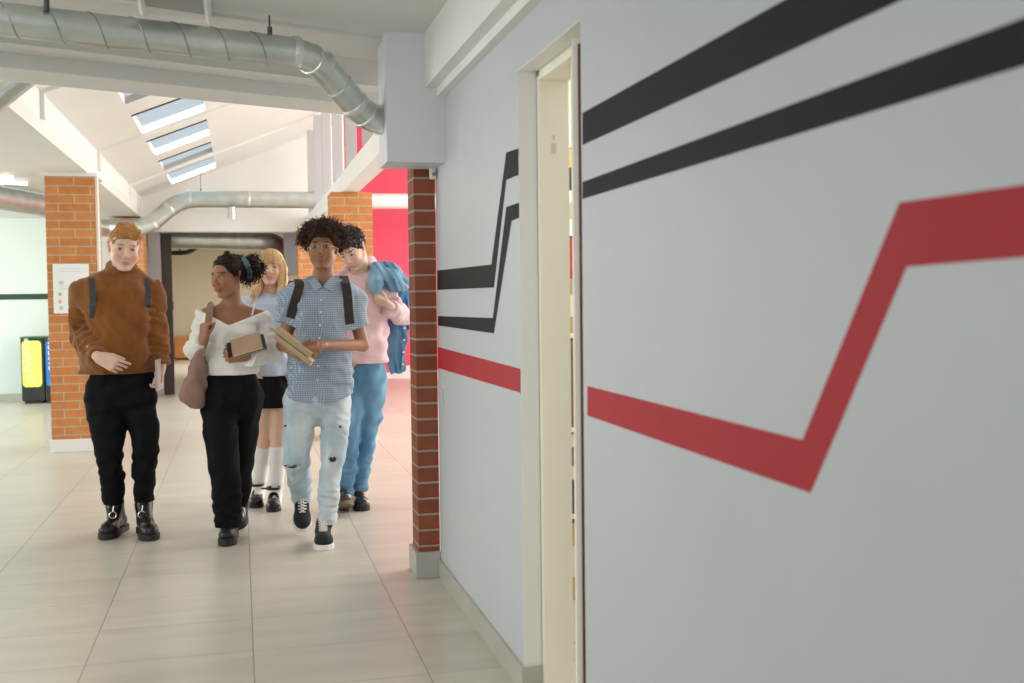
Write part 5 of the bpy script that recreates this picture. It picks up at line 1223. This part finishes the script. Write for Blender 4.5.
# ================================================================== 5. person in the pink hooded top
y0 = 6.95; Q = lambda px, py, dy=0., y0=y0: A(px, py, y0+dy)
root = thing('person', 'person with short dark hair in a pale pink hooded top and blue jeans, head bowed', 'person', tuple(Q(362, 400)*[1, 1, 0]), 'students walking along the corridor')
hd = Head(Q(352.5, 249.5, -.03), rotm(-38, 28, -14), 1.0, 1.1, 1.0)
J = dict(neck=Q(361, 275, .04), shL=Q(334, 283, .02), shR=Q(379, 282, .02), elL=Q(327, 322, .04), elR=Q(402, 317, .0), wrL=Q(333, 356, -.04), wrR=Q(389, 305, -.17),
         hipL=Q(351, 386), hipR=Q(374, 386), knL=Q(349, 442, -.08), knR=Q(365, 441, .0), anL=Q(344.5, 498, -.02), anR=Q(360, 494, .05))
SK5 = skin('pale_skin'); base5 = (.74, .50, .40)
cf = lambda V, hd=hd: hd.color(V, base5, (.60, .25, .22), (.03, .02, .015), (1.05, .70, .64), stubble=None)
hands = [dict(wrist=J['wrR'], fdir=(-.86, .10, .45), palm_n=(.3, .5, .8), side=-1, sc=.95, curl=(40, 75, 50), spread=.0, thumb=(.1, .6)), dict(wrist=J['wrL'], fdir=(0, -.1, -1), palm_n=(1, 0, 0), side=1, sc=1.0)]
body, bf = build_body(J, hd, root, SK5, cf, hands=hands, nr=.054, leg=(.058, .042, .03))
hd.eyes(root, (.05, .03, .02), op=.0030)
f = Field(hd.c-.17, hd.c+.18, .0038); f.ell(hd.p(0, .022, .040), np.array([.085, .102, .098])*hd.s, hd.R, .01); f.cap(hd.p(-.04, -.06, .10), hd.p(.04, -.055, .10), .028, .028, .03); f.noise(15, .022, .006)
hair_cut(f, hd, HAIRLINE+[0, .002]); e = MB(); hr = rnd.normal(size=(400, 3)); hr /= np.linalg.norm(hr, axis=1)[:, None]; hr = hr[(hr[:, 2] > .35)]
curls(e, [hd.p(*(np.array([0, .02, .04])+h_*[.083, .098, .094])) for h_ in hr], [hd.R@(h_*.5+np.array([.2, -.6, .4])) for h_ in hr], .035, .0034, 260, .004, 3, .7, .007, 4, 7)
V, F = f.mesh(1); np_mesh('hair', V, F, hair_mat('near_black_hair', (.030, .024, .022), .3, .4), root, extra=[e])
PINK = mat('pale_pink_jersey', (.76, .52, .55), .9, bump=.25, bscale=160, sheen=.2)
f = Field(*bounds([Q(320, 258, -.35), Q(416, 368, .25)], .03), .0065)
f.loft(psecs([(350, 374, 273, .06, .04), (338, 379, 278, .085, .02), (331, 385, 286, .115), (331, 387, 300, .135), (333, 388, 325, .138), (336, 387.5, 350, .135), (341, 386.5, 363.5, .124), (341, 386.5, 371, .122)], y0), 2.3, .02)
f.chain([Q(376, 281, .02), Q(384, 289, .01), Q(401, 316, 0)], [.055, .062, .060], .03); f.cap(Q(401, 317, 0), Q(391, 307, -.15), .062, .050, .02, flat=(0, 1))
f.chain([Q(337, 281, .02), Q(331, 290, .01), Q(327, 322, .04), Q(332, 352, -.03)], [.055, .062, .058, .044], .03, flat=(0, 1))
f.chain([Q(348, 277, -.03), Q(366, 283, -.075), Q(374, 272, -.01), Q(371, 262, .07), Q(358, 262, .10), Q(346, 272, .05)], [.026, .026, .032, .036, .036, .030], .02)
f.ell(Q(362, 270, .11), (.085, .055, .062), None, .03)
f.noise(95, .11, .007, (1, .5, .7)); f.rings(Q(384, 290), Q(402, 318), .045, .006, .1); f.rings(Q(402, 318), Q(391, 307, -.15), .035, .005, .09); f.rings(Q(362, 356), Q(362, 366), .02, .003, .3); f.hem(Q(362, 363), c=Q(362, 363), r=.2)
V, F = f.mesh(2); hood = np_mesh('hooded_top', V, F, PINK, root)
m = MB()
for px in (360.5, 365): 
    pts = []
    for py in (283, 290, 298, 306):
        q = Q(px, py, -.1); yv = surf_y(f, q[0], q[2], .004); pts.append(A(px, py, yv or q[1]))
    m.tube(pts, .0035, 5)
m.build('drawstring', mat('pink_cord', (.78, .58, .60), .8), hood, smooth=True)
JN2 = denim('mid_blue_denim', (.085, .215, .37), (.21, .39, .55), 0)
f = Field(*bounds([Q(334, 356, -.25), Q(392, 496, .25)], .05), .006)
f.loft(psecs([(351, 382, 358, .09), (347, 385, 366, .11), (345, 386.5, 375, .12), (344, 386, 388, .12), (346, 383, 400, .07)], y0), 2.4, .02)
f.chain([Q(353, 390), Q(351, 415, -.05), Q(349, 442, -.08), Q(345.5, 492, -.02)], [.085, .076, .066, .054], .02, flat=(0, 1))
f.chain([Q(371.5, 390), Q(368.5, 415, 0), Q(364.5, 442, 0), Q(359.3, 489, .05)], [.092, .083, .068, .052], .02, flat=(0, 1))
f.noise(97, .10, .005, (1, .5, .7)); f.rings(Q(365, 446), Q(359.5, 489, .05), .055, .0035, .1); f.rings(Q(349, 446, -.08), Q(345.5, 492, 0), .05, .0035, .1, 2)
V, F = f.mesh(2); jn2 = np_mesh('jeans', V, F, JN2, root)
toe = G(364, 511.5); dv = np.array([.12, -1, 0]); dv /= np.linalg.norm(dv); shoe(root, toe, toe-dv*.27, (0, 0, 1), Q(360, 492, .05), 'oxford', (LEATHER2, BLACKRUB, LACEB), wd=1.12, name='laced_shoe')
h2 = G(344, 511); shoe(root, h2+np.array([-.015, -.235, .085]), h2+[0, .03, 0], (0, .4, 1), Q(345, 494, 0), 'oxford', (LEATHER2, SOLEBR, LACEB), wd=1.10, name='laced_shoe')
# denim jacket slung over the shoulder
jk = thing('denim_jacket', 'blue denim jacket slung over the shoulder of the person in the pink hooded top', 'jacket', tuple(Q(396, 320, .06)))
DN = denim('jacket_denim', (.045, .13, .25), (.13, .28, .44), 0); DN2 = denim('worn_jacket_denim', (.12, .27, .42), (.30, .47, .60), 0)
f = Field(*bounds([Q(364, 252, -.3), Q(416, 376, .3)], .03), .0055)
f.chain([Q(377, 268, -.02), Q(390, 273, -.02), Q(402, 283, -.01)], [.045, .062, .050], .03)
f.chain([Q(377, 271, -.08), Q(376, 284, -.15), Q(377.5, 292, -.17)], [.050, .042, .024], .03)
f.chain([Q(388, 275, -.10), Q(395, 283, -.12), Q(402, 287, -.10)], [.05, .048, .034], .03)
f.noise(99, .085, .006, (1, .3, .6)); f.rings(Q(372, 285, -.1), Q(404, 270, -.05), .035, .005, .2)
V, F = f.mesh(1); jb = np_mesh('folded_back', V, F, DN2, jk)
f = Field(*bounds([Q(380, 268, -.05), Q(414, 376, .3)], .03), .0055)
f.loft(psecs([(386, 405, 275, .05, .12), (386, 409, 290, .06, .13), (387, 408.5, 320, .055, .13), (387.5, 406.5, 345, .05, .12), (388, 405, 362, .045, .12), (388.5, 404, 373, .04, .12)], y0), 2.6, .02)
f.noise(101, .06, .008, (1, .6, .3)); V, F = f.mesh(1); np_mesh('hanging_front', V, F, DN, jk)
m = MB(); ribbon(m, bez([Q(405.5, 322, .095), Q(404, 345, .08), Q(402.5, 370, .075)], 5), (.2, -1, 0), .020, .006); bb = m.build('button_band', DN2, jk)
for py in (328, 340, 352, 364): p = Q(404.8-(py-325)*.05, py, .07); MB().tube([p, p+[0, -.004, 0]], .0075, 10).build('metal_button', STEEL, jk)
